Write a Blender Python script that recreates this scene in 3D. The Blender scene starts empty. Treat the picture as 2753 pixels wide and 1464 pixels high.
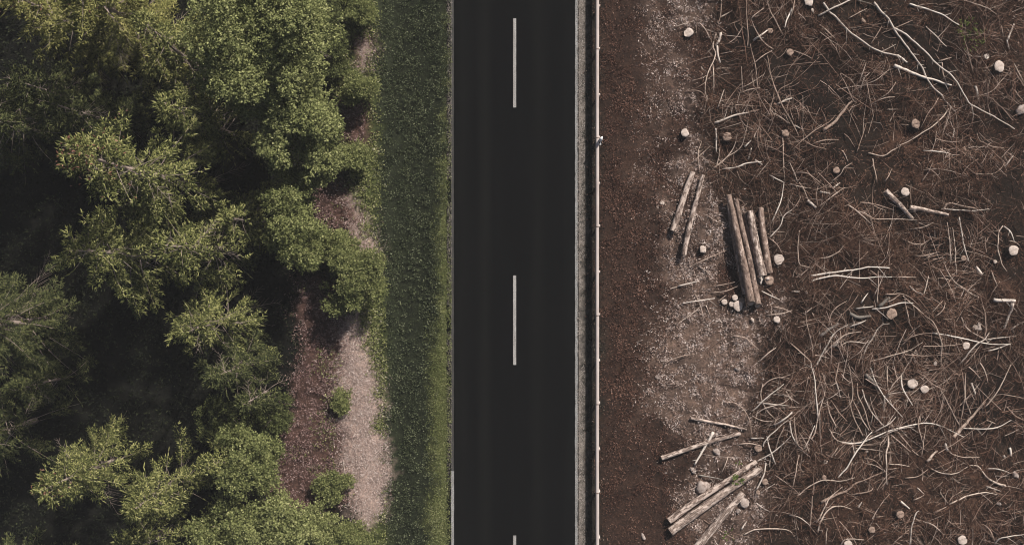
import bpy, math, random
import numpy as np

R = math.radians
rng = np.random.default_rng(7)
random.seed(7)

# ------------------------------------------------------------------ camera, sky, sun, exposure
scene = bpy.context.scene
COL = scene.collection
CAM_H = 50.0
MPP = 12.0 / 689.3                 # metres per photo pixel on the ground (centre dashes repeat every 12 m)
CX, CY = 1376.5, 732.0
cam = bpy.data.cameras.new('camera')
cam.sensor_width = 36.0
cam.lens = 36.0 * CAM_H / (2753 * MPP)
cam.clip_start = 0.5
cam.clip_end = 2000
camo = bpy.data.objects.new('camera', cam)
camo.location = (0, 0, CAM_H)
COL.objects.link(camo)
scene.camera = camo

SUN_AZ, SUN_EL = 33.0, 40.0        # from the top of the picture, a little to the right
world = bpy.data.worlds.new('World')
scene.world = world
world.use_nodes = True
wn = world.node_tree
wn.nodes.clear()
sky = wn.nodes.new('ShaderNodeTexSky')
sky.sky_type = 'NISHITA'
sky.sun_disc = False
sky.sun_elevation = R(SUN_EL)
sky.sun_rotation = R(SUN_AZ)
sky.dust_density = 3.0
bg = wn.nodes.new('ShaderNodeBackground')
bg.inputs['Strength'].default_value = 0.05
wo = wn.nodes.new('ShaderNodeOutputWorld')
wn.links.new(sky.outputs[0], bg.inputs[0])
wn.links.new(bg.outputs[0], wo.inputs[0])
sl = bpy.data.lights.new('sun', 'SUN')
sl.energy = 5.0
sl.angle = R(1.5)
sl.color = (1.0, 0.95, 0.89)
so = bpy.data.objects.new('sun', sl)
so.rotation_euler = (R(90 - SUN_EL), 0, R(180 - SUN_AZ))
so.location = (20, 40, 60)
COL.objects.link(so)
scene.view_settings.view_transform = 'Standard'
scene.view_settings.look = 'None'
scene.view_settings.exposure = 0.35
scene.view_settings.gamma = 1.0
scene.cycles.filter_width = 1.1
scene.cycles.max_bounces = 6
scene.cycles.transparent_max_bounces = 4
scene.cycles.use_denoising = True
scene.cycles.denoiser = 'OPENIMAGEDENOISE'
scene.cycles.denoising_input_passes = 'RGB_ALBEDO_NORMAL'
scene.cycles.denoising_prefilter = 'ACCURATE'

# ------------------------------------------------------------------ numeric helpers
def hash2(ix, iy, seed):
    n = (ix.astype(np.int64) * 374761393 + iy.astype(np.int64) * 668265263 + seed * 1442695041) & 0x7fffffff
    n = ((n ^ (n >> 13)) * 1274126177) & 0x7fffffff
    return ((n ^ (n >> 16)) & 0xffff) / 65535.0

def vnoise(x, y, seed=0):
    x = np.asarray(x, float); y = np.asarray(y, float)
    ix = np.floor(x); iy = np.floor(y)
    fx = x - ix; fy = y - iy
    fx = fx * fx * (3 - 2 * fx); fy = fy * fy * (3 - 2 * fy)
    a = hash2(ix, iy, seed); b = hash2(ix + 1, iy, seed)
    c = hash2(ix, iy + 1, seed); d = hash2(ix + 1, iy + 1, seed)
    return (a * (1 - fx) + b * fx) * (1 - fy) + (c * (1 - fx) + d * fx) * fy

def fbm(x, y, seed=0, octv=4):
    s = 0; a = 0.5; t = 0
    for i in range(octv):
        s = s + a * vnoise(x * 2 ** i, y * 2 ** i, seed + i * 17); t += a; a *= 0.5
    return s / t

def sstep(a, b, x):
    t = np.clip((np.asarray(x, float) - a) / (b - a), 0, 1)
    return t * t * (3 - 2 * t)

def interp_profile(x, xs, zs):
    return np.interp(x, xs, zs)

PX = [-400, -60, -9, -7.6, -6.9, -6.2, -5.4, -4.2, -3.5, -3.08, 3.14, 4.2, 5.2, 6.8, 9, 60, 400]
PZ = [1.0, 0.2, -0.1, -0.12, -0.22, -0.50, -0.62, -0.38, -0.10, -0.03, -0.03, -0.06, -0.2, -0.5, -0.5, -0.3, 0.5]

def gz(x, y):
    x = np.asarray(x, float); y = np.asarray(y, float)
    z = (interp_profile(x - 0.15, PX, PZ) + interp_profile(x + 0.15, PX, PZ) + interp_profile(x, PX, PZ)) / 3
    far = sstep(4.6, 8.5, x) + sstep(-6.6, -8.5, x)
    z = z + far * ((fbm(x * 0.45, y * 0.45, 3, 3) - 0.5) * 0.55 + (fbm(x * 2.0, y * 2.0, 9, 3) - 0.5) * 0.22)
    near = sstep(3.3, 4.2, x) * 0.04 + sstep(-3.3, -4.4, x) * 0.08
    z = z + near * (fbm(x * 3, y * 3, 5, 2) - 0.5)
    return z

def at(px, py, h=0.0):
    """the point h above the ground that the photo shows at pixel px, py"""
    x0 = (px - CX) * MPP; y0 = (CY - py) * MPP
    x, y = x0, y0
    for _ in range(4):
        z = float(gz(x, y)) + h
        k = (CAM_H - z) / CAM_H
        x, y = x0 * k, y0 * k
    return np.array([x, y, float(gz(x, y)) + h])

def atd(dx, dy, h=0.0):
    """the same for coordinates on the 2576-pixel-wide view"""
    return at(dx * 1.06871, dy * 1.06871, h)

def inpoly(x, y, poly):
    x = np.asarray(x); y = np.asarray(y)
    c = np.zeros(x.shape, bool)
    n = len(poly)
    for i in range(n):
        x1, y1 = poly[i]; x2, y2 = poly[(i + 1) % n]
        if y1 == y2: continue
        t = (y1 > y) != (y2 > y)
        c ^= t & (x < (x2 - x1) * (y - y1) / (y2 - y1) + x1)
    return c

def to_d(x, y):
    return 1288 + x / MPP / 1.06871, 685 - y / MPP / 1.06871

# ------------------------------------------------------------------ mesh helpers
class MB:
    def __init__(self):
        self.v = []; self.f = []; self.n = 0; self.m = []
    def add(self, V, F, mat=0):
        V = np.asarray(V, float).reshape(-1, 3); F = np.asarray(F, np.int64)
        self.v.append(V); self.f.append(F + self.n); self.n += len(V)
        self.m.append(np.full(len(F), mat, np.int32))
    def build(self, name, mat, parent=None, smooth=False, local=None, kind=None):
        me = mesh_from(name, np.concatenate(self.v) if self.v else np.zeros((0, 3)), self.f, smooth, self.m)
        for q in (mat if isinstance(mat, (list, tuple)) else [mat]): me.materials.append(q)
        o = bpy.data.objects.new(name, me)
        COL.objects.link(o)
        if parent is not None: o.parent = parent
        if kind: o['kind'] = kind
        return o

def mesh_from(name, V, Fs, smooth=False, mats=None):
    me = bpy.data.meshes.new(name)
    me.vertices.add(len(V))
    me.vertices.foreach_set('co', np.ascontiguousarray(V, np.float32).ravel())
    sizes = np.concatenate([np.full(len(F), F.shape[1], np.int32) for F in Fs]) if Fs else np.zeros(0, np.int32)
    loops = np.concatenate([F.ravel() for F in Fs]).astype(np.int32) if Fs else np.zeros(0, np.int32)
    me.loops.add(len(loops))
    me.loops.foreach_set('vertex_index', loops)
    me.polygons.add(len(sizes))
    starts = np.concatenate([[0], np.cumsum(sizes)[:-1]]).astype(np.int32)
    me.polygons.foreach_set('loop_start', starts)
    if smooth: me.polygons.foreach_set('use_smooth', np.ones(len(sizes), bool))
    if mats is not None: me.polygons.foreach_set('material_index', np.concatenate(mats))
    me.update(calc_edges=True)
    me.validate()
    return me

def norm(v):
    v = np.asarray(v, float)
    return v / np.maximum(np.linalg.norm(v, axis=-1, keepdims=True), 1e-9)

def frames(d, roll):
    """matrices whose first column is d, turned by roll about it"""
    d = norm(d)
    up = np.tile([0., 0., 1.], (len(d), 1))
    flat = np.abs(d[:, 2]) > 0.98
    up[flat] = [1., 0., 0.]
    s = norm(np.cross(up, d)); u = np.cross(d, s)
    c = np.cos(roll)[:, None]; n = np.sin(roll)[:, None]
    return np.stack([d, s * c + u * n, u * c - s * n], axis=2)

def scatter(mb, tv, tf, pos, M, sc, mat=0):
    """a copy of the template tv, tf at every pos; columns of M scaled by sc"""
    tv = np.asarray(tv, float); tf = np.asarray(tf, np.int64)
    N = len(pos); k = len(tv)
    if N == 0: return
    L = tv[None, :, :] * sc[:, None, :]
    W = np.einsum('nij,nkj->nki', M, L) + pos[:, None, :]
    F = (tf[None] + (np.arange(N) * k)[:, None, None]).reshape(-1, tf.shape[1])
    mb.add(W.reshape(-1, 3), F, mat)

def catmull(P, n):
    P = np.asarray(P, float)
    if len(P) == 2:
        t = np.linspace(0, 1, n)[:, None]
        return P[0] * (1 - t) + P[1] * t
    Q = np.vstack([2 * P[0] - P[1], P, 2 * P[-1] - P[-2]])
    out = []
    m = len(P) - 1
    for s in np.linspace(0, m - 1e-6, n):
        i = int(s); t = s - i
        a, b, c, d = Q[i], Q[i + 1], Q[i + 2], Q[i + 3]
        out.append(0.5 * ((2 * b) + (-a + c) * t + (2 * a - 5 * b + 4 * c - d) * t * t + (-a + 3 * b - 3 * c + d) * t ** 3))
    return np.array(out)

def tube(mb, P, rad, sides=5, cap=True, mat=0, rough=0.0):
    P = np.asarray(P, float); n = len(P)
    rad = np.broadcast_to(np.asarray(rad, float), (n,))
    T = norm(np.gradient(P, axis=0))
    ref = np.array([0., 0., 1.]) if abs(T[0][2]) < 0.9 else np.array([1., 0., 0.])
    s = norm(np.cross(ref, T)); u = np.cross(T, s)
    a = np.linspace(0, 2 * np.pi, sides, endpoint=False)
    rr = rad[:, None] * (1 + (rng.random((n, sides)) - 0.5) * rough)
    V = P[:, None, :] + rr[:, :, None] * (np.cos(a)[None, :, None] * s[:, None, :] + np.sin(a)[None, :, None] * u[:, None, :])
    V = V.reshape(-1, 3)
    i = np.arange(n - 1)[:, None] * sides; j = np.arange(sides)[None, :]; k = (j + 1) % sides
    F = np.stack([i + j, i + k, i + sides + k, i + sides + j], axis=2).reshape(-1, 4)
    mb.add(V, F, mat)
    if cap:
        base = mb.n - n * sides
        for e, rev in ((0, True), (n - 1, False)):
            idx = np.arange(sides) + e * sides
            if rev: idx = idx[::-1]
            mb.f.append((idx[None, :] + base).astype(np.int64)); mb.m.append(np.full(1, mat, np.int32))

def box(mb, c, s, mat=0):
    c = np.asarray(c, float); s = np.asarray(s, float) / 2
    V = np.array([[x, y, z] for x in (-1, 1) for y in (-1, 1) for z in (-1, 1)], float) * s + c
    F = [[0, 1, 3, 2], [4, 6, 7, 5], [0, 4, 5, 1], [2, 3, 7, 6], [0, 2, 6, 4], [1, 5, 7, 3]]
    mb.add(V, F, mat)

def empty(name, loc):
    o = bpy.data.objects.new(name, None)
    o.location = loc
    o.empty_display_size = 0.2
    COL.objects.link(o)
    return o

def tag(o, label=None, cat=None, group=None, kind=None):
    if label: o['label'] = label
    if cat: o['category'] = cat
    if group: o['group'] = group
    if kind: o['kind'] = kind
    return o

# ------------------------------------------------------------------ materials
def material(name):
    m = bpy.data.materials.new(name)
    m.use_nodes = True
    nt = m.node_tree
    nt.nodes.clear()
    out = nt.nodes.new('ShaderNodeOutputMaterial')
    b = nt.nodes.new('ShaderNodeBsdfPrincipled')
    b.inputs['Roughness'].default_value = 0.9
    b.inputs['Specular IOR Level'].default_value = 0.15
    nt.links.new(b.outputs[0], out.inputs[0])
    return m, nt, b, out

def ramp(nt, fac, stops):
    r = nt.nodes.new('ShaderNodeValToRGB')
    el = r.color_ramp.elements
    while len(el) < len(stops): el.new(0.5)
    for e, (p, c) in zip(el, stops):
        e.position = p; e.color = (*c, 1)
    nt.links.new(fac, r.inputs[0])
    return r.outputs[0]

def noise(nt, vec, scale, detail=4, rough=0.6, w=None):
    n = nt.nodes.new('ShaderNodeTexNoise')
    n.inputs['Scale'].default_value = scale
    n.inputs['Detail'].default_value = detail
    n.inputs['Roughness'].default_value = rough
    if vec is not None: nt.links.new(vec, n.inputs['Vector'])
    return n.outputs['Fac']

def coords(nt, which='Object'):
    return nt.nodes.new('ShaderNodeTexCoord').outputs[which]

def mapping(nt, vec, scale):
    m = nt.nodes.new('ShaderNodeMapping')
    m.inputs['Scale'].default_value = scale
    nt.links.new(vec, m.inputs['Vector'])
    return m.outputs[0]

def mix(nt, fac, a, b, mode='MIX'):
    m = nt.nodes.new('ShaderNodeMix')
    m.data_type = 'RGBA'; m.blend_type = mode
    if isinstance(fac, (int, float)): m.inputs[0].default_value = fac
    else: nt.links.new(fac, m.inputs[0])
    for s, v in ((6, a), (7, b)):
        if isinstance(v, tuple): m.inputs[s].default_value = (*v, 1)
        else: nt.links.new(v, m.inputs[s])
    return m.outputs[2]

def bump(nt, h, bsdf, strength=0.5, dist=0.02):
    b = nt.nodes.new('ShaderNodeBump')
    b.inputs['Strength'].default_value = strength
    b.inputs['Distance'].default_value = dist
    nt.links.new(h, b.inputs['Height'])
    nt.links.new(b.outputs[0], bsdf.inputs['Normal'])

def island_mat(name, stops, transl=0.0, rough=0.85, patch=None):
    """every blade, leaf or stick of the mesh takes its own shade from the ramp"""
    m, nt, b, out = material(name)
    geo = nt.nodes.new('ShaderNodeNewGeometry')
    c = ramp(nt, geo.outputs['Random Per Island'], stops)
    if patch:
        f = noise(nt, coords(nt), patch[0], 3)
        f2 = ramp(nt, f, [(0.38, (0, 0, 0)), (0.62, (1, 1, 1))])
        c = mix(nt, f2, c, mix(nt, 1.0, c, patch[1], 'MULTIPLY'))
    nt.links.new(c, b.inputs['Base Color'])
    b.inputs['Roughness'].default_value = rough
    if transl > 0:
        t = nt.nodes.new('ShaderNodeBsdfTranslucent')
        nt.links.new(c, t.inputs[0])
        mx = nt.nodes.new('ShaderNodeMixShader')
        mx.inputs[0].default_value = transl
        nt.links.new(b.outputs[0], mx.inputs[1]); nt.links.new(t.outputs[0], mx.inputs[2])
        nt.links.new(mx.outputs[0], out.inputs[0])
    return m

M = {}
# --- ground: soil colour by region comes from the mesh, broken up by noise
m, nt, b, out = material('soil')
att = nt.nodes.new('ShaderNodeAttribute'); att.attribute_name = 'soil'
oc = coords(nt)
f1 = ramp(nt, noise(nt, oc, 9, 6, 0.75), [(0.25, (0.35, 0.35, 0.35)), (0.5, (0.9, 0.9, 0.9)), (0.75, (1.9, 1.85, 1.8))])
f2 = ramp(nt, noise(nt, oc, 1.3, 4, 0.6), [(0.3, (0.65, 0.65, 0.65)), (0.7, (1.3, 1.27, 1.22))])
c = mix(nt, 1.0, mix(nt, 1.0, att.outputs['Color'], f1, 'MULTIPLY'), f2, 'MULTIPLY')
nt.links.new(c, b.inputs['Base Color'])
bump(nt, noise(nt, oc, 14, 6, 0.8), b, 0.9, 0.06)
M['soil'] = m
# --- asphalt with faint polished wheel tracks, their sheen painted as lighter bands
m, nt, b, out = material('asphalt')
oc = coords(nt)
sep = nt.nodes.new('ShaderNodeSeparateXYZ'); nt.links.new(oc, sep.inputs[0])
wob = nt.nodes.new('ShaderNodeMath'); wob.operation = 'MULTIPLY_ADD'
wob.inputs[1].default_value = 1 / 6.2; wob.inputs[2].default_value = 0.5
nt.links.new(sep.outputs[0], wob.inputs[0])
tr = ramp(nt, wob.outputs[0], [(0.0, (.012, .012, .0115)), (0.05, (.007, .007, .0067)), (0.22, (.0040, .0040, .0042)), (0.30, (.0068, .0068, .0064)),
                               (0.36, (.0040, .0040, .0042)), (0.62, (.0040, .0040, .0042)), (0.70, (.0058, .0058, .0056)), (0.78, (.0040, .0040, .0042)), (1.0, (.0045, .0045, .0047))])
f = ramp(nt, noise(nt, oc, 60, 3, 0.7), [(0.3, (0.75, 0.75, 0.75)), (0.7, (1.25, 1.25, 1.25))])
f2 = ramp(nt, noise(nt, mapping(nt, oc, (1, 0.12, 1)), 1.4, 3, 0.6), [(0.3, (0.88, 0.88, 0.88)), (0.7, (1.12, 1.12, 1.1))])
nt.links.new(mix(nt, 1.0, mix(nt, 1.0, tr, f, 'MULTIPLY'), f2, 'MULTIPLY'), b.inputs['Base Color'])
b.inputs['Roughness'].default_value = 0.95
b.inputs['Specular IOR Level'].default_value = 0.02
bump(nt, noise(nt, oc, 90, 2, 0.6), b, 0.3, 0.01)
M['asphalt'] = m
# --- worn paint: speckled by asphalt showing through
def paint(name, lo, hi, wear):
    m, nt, b, out = material(name)
    oc = coords(nt)
    f = noise(nt, oc, 26, 6, 0.8)
    c = ramp(nt, f, [(wear - 0.12, (.05, .048, .045)), (wear, lo), (wear + 0.2, hi)])
    c2 = ramp(nt, noise(nt, mapping(nt, oc, (3, 0.5, 1)), 1.0, 4, 0.7), [(0.35, (0.7, 0.68, 0.66)), (0.65, (1.1, 1.1, 1.1))])
    nt.links.new(mix(nt, 1.0, c, c2, 'MULTIPLY'), b.inputs['Base Color'])
    return m
M['dash'] = paint('worn_white_paint', (.24, .23, .22), (.40, .385, .37), 0.42)
M['edge'] = paint('weathered_edge_paint', (.2, .2, .195), (.42, .41, .40), 0.47)
# --- guardrail steel
m, nt, b, out = material('pale_galvanised_steel')
oc = coords(nt)
nt.links.new(ramp(nt, noise(nt, mapping(nt, oc, (4, 0.8, 4)), 1.2, 5, 0.7), [(0.3, (.38, .31, .28)), (0.55, (.49, .42, .385)), (0.8, (.55, .49, .455))]), b.inputs['Base Color'])
b.inputs['Roughness'].default_value = 0.55; b.inputs['Metallic'].default_value = 0.1
M['steel'] = m
m, nt, b, out = material('rusty_joint_steel')
nt.links.new(ramp(nt, noise(nt, coords(nt), 20, 3), [(0.3, (.07, .045, .035)), (0.7, (.2, .14, .11))]), b.inputs['Base Color'])
M['rust'] = m
m, nt, b, out = material('white_plastic')
nt.links.new(ramp(nt, noise(nt, coords(nt), 12, 3), [(0.3, (.72, .69, .66)), (0.7, (.84, .82, .80))]), b.inputs['Base Color'])
b.inputs['Roughness'].default_value = 0.5
M['plastic'] = m
# --- bark of felled logs: rough bark, pale where the harvester stripped it, roller marks across
def log_mat(name, bark_lo, bark_hi, strip, pale, marks):
    m, nt, b, out = material(name)
    oc = coords(nt)
    info = nt.nodes.new('ShaderNodeObjectInfo')
    add = nt.nodes.new('ShaderNodeVectorMath'); add.operation = 'ADD'
    sc = nt.nodes.new('ShaderNodeVectorMath'); sc.operation = 'SCALE'; sc.inputs[0].default_value = (37, 11, 5)
    nt.links.new(info.outputs['Random'], sc.inputs['Scale'])
    nt.links.new(oc, add.inputs[0]); nt.links.new(sc.outputs[0], add.inputs[1])
    v = add.outputs[0]
    bark = ramp(nt, noise(nt, mapping(nt, v, (3.2, 6, 6)), 1.6, 6, 0.8), [(0.36, bark_lo), (0.64, bark_hi)])
    # roller marks: short dark dashes across the stem, in patches
    w = nt.nodes.new('ShaderNodeTexWave'); w.wave_type = 'BANDS'; w.bands_direction = 'X'
    w.inputs['Scale'].default_value = 5.5; w.inputs['Distortion'].default_value = 0.6; w.inputs['Detail'].default_value = 1
    nt.links.new(v, w.inputs['Vector'])
    wm = ramp(nt, w.outputs['Fac'], [(0.45, (1, 1, 1)), (0.75, (0.3, 0.29, 0.28))])
    patch = ramp(nt, noise(nt, mapping(nt, v, (0.8, 4, 4)), 1.1, 2, 0.5), [(0.5 - marks, (0, 0, 0)), (0.6 - marks, (1, 1, 1))])
    bark2 = mix(nt, patch, bark, mix(nt, 1.0, bark, wm, 'MULTIPLY'))
    wood = ramp(nt, noise(nt, mapping(nt, v, (2, 30, 30)), 1.2, 4, 0.6), [(0.3, (pale[0] * .7, pale[1] * .68, pale[2] * .66)), (0.7, pale)])
    sf = ramp(nt, noise(nt, mapping(nt, v, (1.6, 4.5, 4.5)), 1.7, 6, 0.7), [(strip - 0.02, (0, 0, 0)), (strip + 0.02, (1, 1, 1))])
    nt.links.new(mix(nt, sf, bark2, wood), b.inputs['Base Color'])
    bump(nt, noise(nt, mapping(nt, v, (8, 20, 20)), 1.5, 5, 0.7), b, 0.8, 0.02)
    return m
M['log'] = log_mat('brown_log_bark', (.075, .048, .037), (.36, .26, .21), 0.585, (.56, .44, .375), 0.0)
M['log_ribbed'] = log_mat('roller_marked_log_bark', (.10, .07, .055), (.42, .32, .27), 0.54, (.64, .53, .46), 0.12)
M['log_peeled'] = log_mat('half_peeled_log_bark', (.06, .04, .032), (.32, .235, .195), 0.50, (.58, .47, .405), 0.05)
# --- sawn ends with rings
def cut_mat(name, lo, hi):
    m, nt, b, out = material(name)
    oc = coords(nt)
    w = nt.nodes.new('ShaderNodeTexWave'); w.wave_type = 'RINGS'; w.rings_direction = 'SPHERICAL'
    w.inputs['Scale'].default_value = 9; w.inputs['Distortion'].default_value = 2.5; w.inputs['Detail'].default_value = 3
    nt.links.new(oc, w.inputs['Vector'])
    n = noise(nt, oc, 7, 6, 0.8)
    c = ramp(nt, n, [(0.36, lo), (0.56, hi)])
    r = ramp(nt, w.outputs['Fac'], [(0.2, (0.82, 0.8, 0.78)), (0.7, (1.08, 1.08, 1.08))])
    nt.links.new(mix(nt, 1.0, c, r, 'MULTIPLY'), b.inputs['Base Color'])
    bump(nt, n, b, 0.5, 0.01)
    return m
m, nt, b, out = material('stump_bark')
nt.links.new(ramp(nt, noise(nt, mapping(nt, coords(nt), (9, 9, 3)), 1.6, 6, 0.75), [(0.35, (.022, .015, .012)), (0.65, (.095, .064, .05))]), b.inputs['Base Color'])
M['stump_bark'] = m
M['cut'] = cut_mat('fresh_sawn_wood', (.33, .26, .215), (.54, .455, .40))
M['cut_old'] = cut_mat('weathered_sawn_wood', (.09, .058, .044), (.33, .24, .19))
M['cut_log'] = cut_mat('sawn_log_end', (.22, .165, .135), (.40, .31, .26))
# --- dead branch wood
def branch_mat(name, stops, dirt):
    m, nt, b, out = material(name)
    info = nt.nodes.new('ShaderNodeObjectInfo')
    c = ramp(nt, info.outputs['Random'], stops)
    n = ramp(nt, noise(nt, coords(nt), 7, 5, 0.75), [(dirt - 0.1, (.32, .29, .27)), (dirt + 0.06, (1, 1, 1)), (0.8, (1.15, 1.15, 1.15))])
    nt.links.new(mix(nt, 1.0, c, n, 'MULTIPLY'), b.inputs['Base Color'])
    return m
M['branch'] = branch_mat('bare_branch_wood', [(0, (.30, .215, .17)), (0.5, (.44, .335, .27)), (1, (.56, .45, .375))], 0.42)
M['branch_pale'] = branch_mat('peeled_branch_wood', [(0, (.42, .35, .30)), (0.5, (.54, .46, .40)), (1, (.64, .56, .49))], 0.36)
M['branch_grey'] = branch_mat('grey_rotten_wood', [(0, (.15, .13, .11)), (0.5, (.22, .19, .165)), (1, (.30, .27, .24))], 0.40)
M['stone'] = None
m, nt, b, out = material('pale_stone')
n = noise(nt, coords(nt), 6, 6, 0.7)
nt.links.new(ramp(nt, n, [(0.3, (.16, .12, .10)), (0.5, (.34, .275, .24)), (0.75, (.46, .39, .35))]), b.inputs['Base Color'])
bump(nt, n, b, 0.7, 0.03)
M['stone'] = m
# --- living wood
m, nt, b, out = material('tree_bark')
nt.links.new(ramp(nt, noise(nt, mapping(nt, coords(nt), (6, 6, 1.5)), 2, 5, 0.7), [(0.3, (.16, .12, .10)), (0.7, (.42, .34, .29))]), b.inputs['Base Color'])
M['bark'] = m
M['twig'] = m
# --- green things
M['needles'] = island_mat('spruce_needles', [(0, (.036, .042, .014)), (0.4, (.102, .111, .035)), (0.75, (.21, .212, .072)), (1, (.40, .385, .16))], 0.12)
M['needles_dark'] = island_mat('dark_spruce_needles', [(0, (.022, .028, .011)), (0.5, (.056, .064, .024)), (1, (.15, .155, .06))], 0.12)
M['needles_warm'] = island_mat('yellowish_spruce_needles', [(0, (.060, .060, .018)), (0.4, (.15, .148, .045)), (0.75, (.25, .238, .078)), (1, (.38, .35, .14))], 0.12)
M['leaves'] = island_mat('birch_leaves', [(0, (.080, .092, .032)), (0.5, (.19, .205, .076)), (0.85, (.31, .32, .13)), (1, (.44, .435, .205))], 0.25)
M['leaves_mid'] = island_mat('hazel_leaves', [(0, (.064, .076, .026)), (0.5, (.155, .170, .060)), (0.9, (.265, .275, .108)), (1, (.40, .395, .18))], 0.25)
M['leaves_shade'] = island_mat('shade_toned_shrub_leaves', [(0, (.03, .036, .013)), (0.5, (.065, .075, .026)), (1, (.15, .16, .06))], 0.2)  # shade between canopy and hedge put into the leaf colour
M['cones'] = island_mat('brown_spruce_cones', [(0, (.10, .045, .03)), (0.6, (.20, .095, .065)), (1, (.36, .22, .16))])
M['grass_ditch'] = island_mat('dark_ditch_grass', [(0, (.016, .021, .010)), (0.5, (.046, .056, .026)), (0.8, (.12, .136, .068)), (0.95, (.25, .27, .16)), (1, (.40, .42, .28))], 0.15, patch=(1.2, (0.6, 0.63, 0.62)))
M['grass_verge'] = island_mat('mown_verge_grass', [(0, (.11, .122, .045)), (0.5, (.21, .228, .088)), (0.85, (.30, .315, .13)), (1, (.48, .47, .27))], 0.15, patch=(0.7, (0.75, 0.78, 0.7)))
M['weeds'] = island_mat('bank_weeds', [(0, (.08, .094, .03)), (0.5, (.17, .18, .065)), (0.9, (.27, .275, .11)), (1, (.46, .43, .29))], 0.2)
M['bracken'] = island_mat('dead_bracken', [(0, (.06, .032, .028)), (0.45, (.155, .088, .078)), (0.8, (.27, .175, .155)), (1, (.50, .38, .35))])
M['straw'] = island_mat('bleached_straw', [(0, (.16, .105, .087)), (0.4, (.38, .285, .245)), (0.8, (.56, .45, .40)), (1, (.70, .61, .56))])
M['heath'] = island_mat('dark_heath', [(0, (.022, .011, .007)), (0.5, (.105, .052, .036)), (0.8, (.20, .105, .076)), (0.97, (.31, .185, .142)), (1, (.48, .34, .28))], patch=(.8, (0.42, 0.38, 0.37)))
M['brush'] = island_mat('brushwood', [(0, (.030, .015, .009)), (0.5, (.112, .056, .036)), (0.78, (.235, .138, .098)), (0.93, (.48, .355, .29)), (1, (.62, .50, .425))], patch=(0.45, (0.55, 0.52, 0.5)))
M['litter'] = island_mat('needle_litter', [(0, (.022, .012, .008)), (0.5, (.090, .042, .026)), (0.88, (.20, .103, .070)), (1, (.42, .275, .21))], patch=(0.5, (0.5, 0.48, 0.46)))
M['drygrass'] = island_mat('brown_dry_grass', [(0, (.045, .028, .022)), (0.22, (.17, .112, .09)), (0.5, (.47, .35, .295)), (0.8, (.66, .545, .485)), (1, (.76, .67, .62))], patch=(1.9, (.52, .46, .43)))
M['under'] = island_mat('shade_toned_undergrowth', [(0, (.005, .006, .003)), (0.6, (.013, .016, .007)), (1, (.038, .044, .018))])  # forest shade put into these near-black leaf colours
M['scrub'] = island_mat('dark_olive_scrub', [(0, (.012, .012, .009)), (0.6, (.034, .031, .022)), (0.9, (.075, .058, .044)), (1, (.2, .16, .13))])
M['gravel'] = island_mat('roadside_grit', [(0, (.07, .06, .05)), (0.5, (.17, .145, .125)), (1, (.33, .29, .26))])

# ------------------------------------------------------------------ ground, road, markings
BRACKEN = [[(888, 95), (938, 85), (940, 200), (905, 205), (890, 160)], [(885, 262), (938, 262), (938, 320), (905, 362), (862, 362), (868, 310)],
           [(815, 452), (880, 450), (905, 520), (930, 640), (900, 650), (870, 585), (810, 585), (792, 520)],
           [(738, 670), (860, 760), (858, 1090), (880, 1260), (800, 1300), (690, 1290), (690, 1110), (735, 1000), (748, 870)],
           [(780, 120), (800, 120), (800, 150), (780, 150)]]
STRAW = [[(858, 800), (918, 785), (925, 880), (945, 960), (962, 1100), (966, 1300), (940, 1330), (890, 1310), (862, 1180), (850, 980)],
         [(880, 480), (905, 490), (935, 600), (932, 645), (905, 620)], [(905, 120), (935, 120), (935, 190), (915, 200)]]
SLASH_Y = [-80, 0, 150, 330, 420, 500, 560, 700, 790, 850, 1000, 1060, 1150, 1250, 1370, 1450]
SLASH_X = [1790, 1790, 1785, 1765, 1770, 1830, 1905, 1950, 1975, 1925, 1905, 1890, 1935, 1935, 1915, 1915]
DARKS = [(1870, 990, 70), (1950, 900, 60), (1880, 120, 90), (2030, 300, 150), (2480, 1010, 130), (2330, 140, 110), (2400, 600, 90), (1700, 1090, 70), (2020, 160, 110)]
BROWNS = [(2330, 440, 80), (2150, 620, 120), (2290, 380, 90), (2160, 1330, 110), (2330, 1200, 120), (2480, 1250, 110), (2230, 700, 120), (2050, 640, 80), (2530, 740, 70)]

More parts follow.
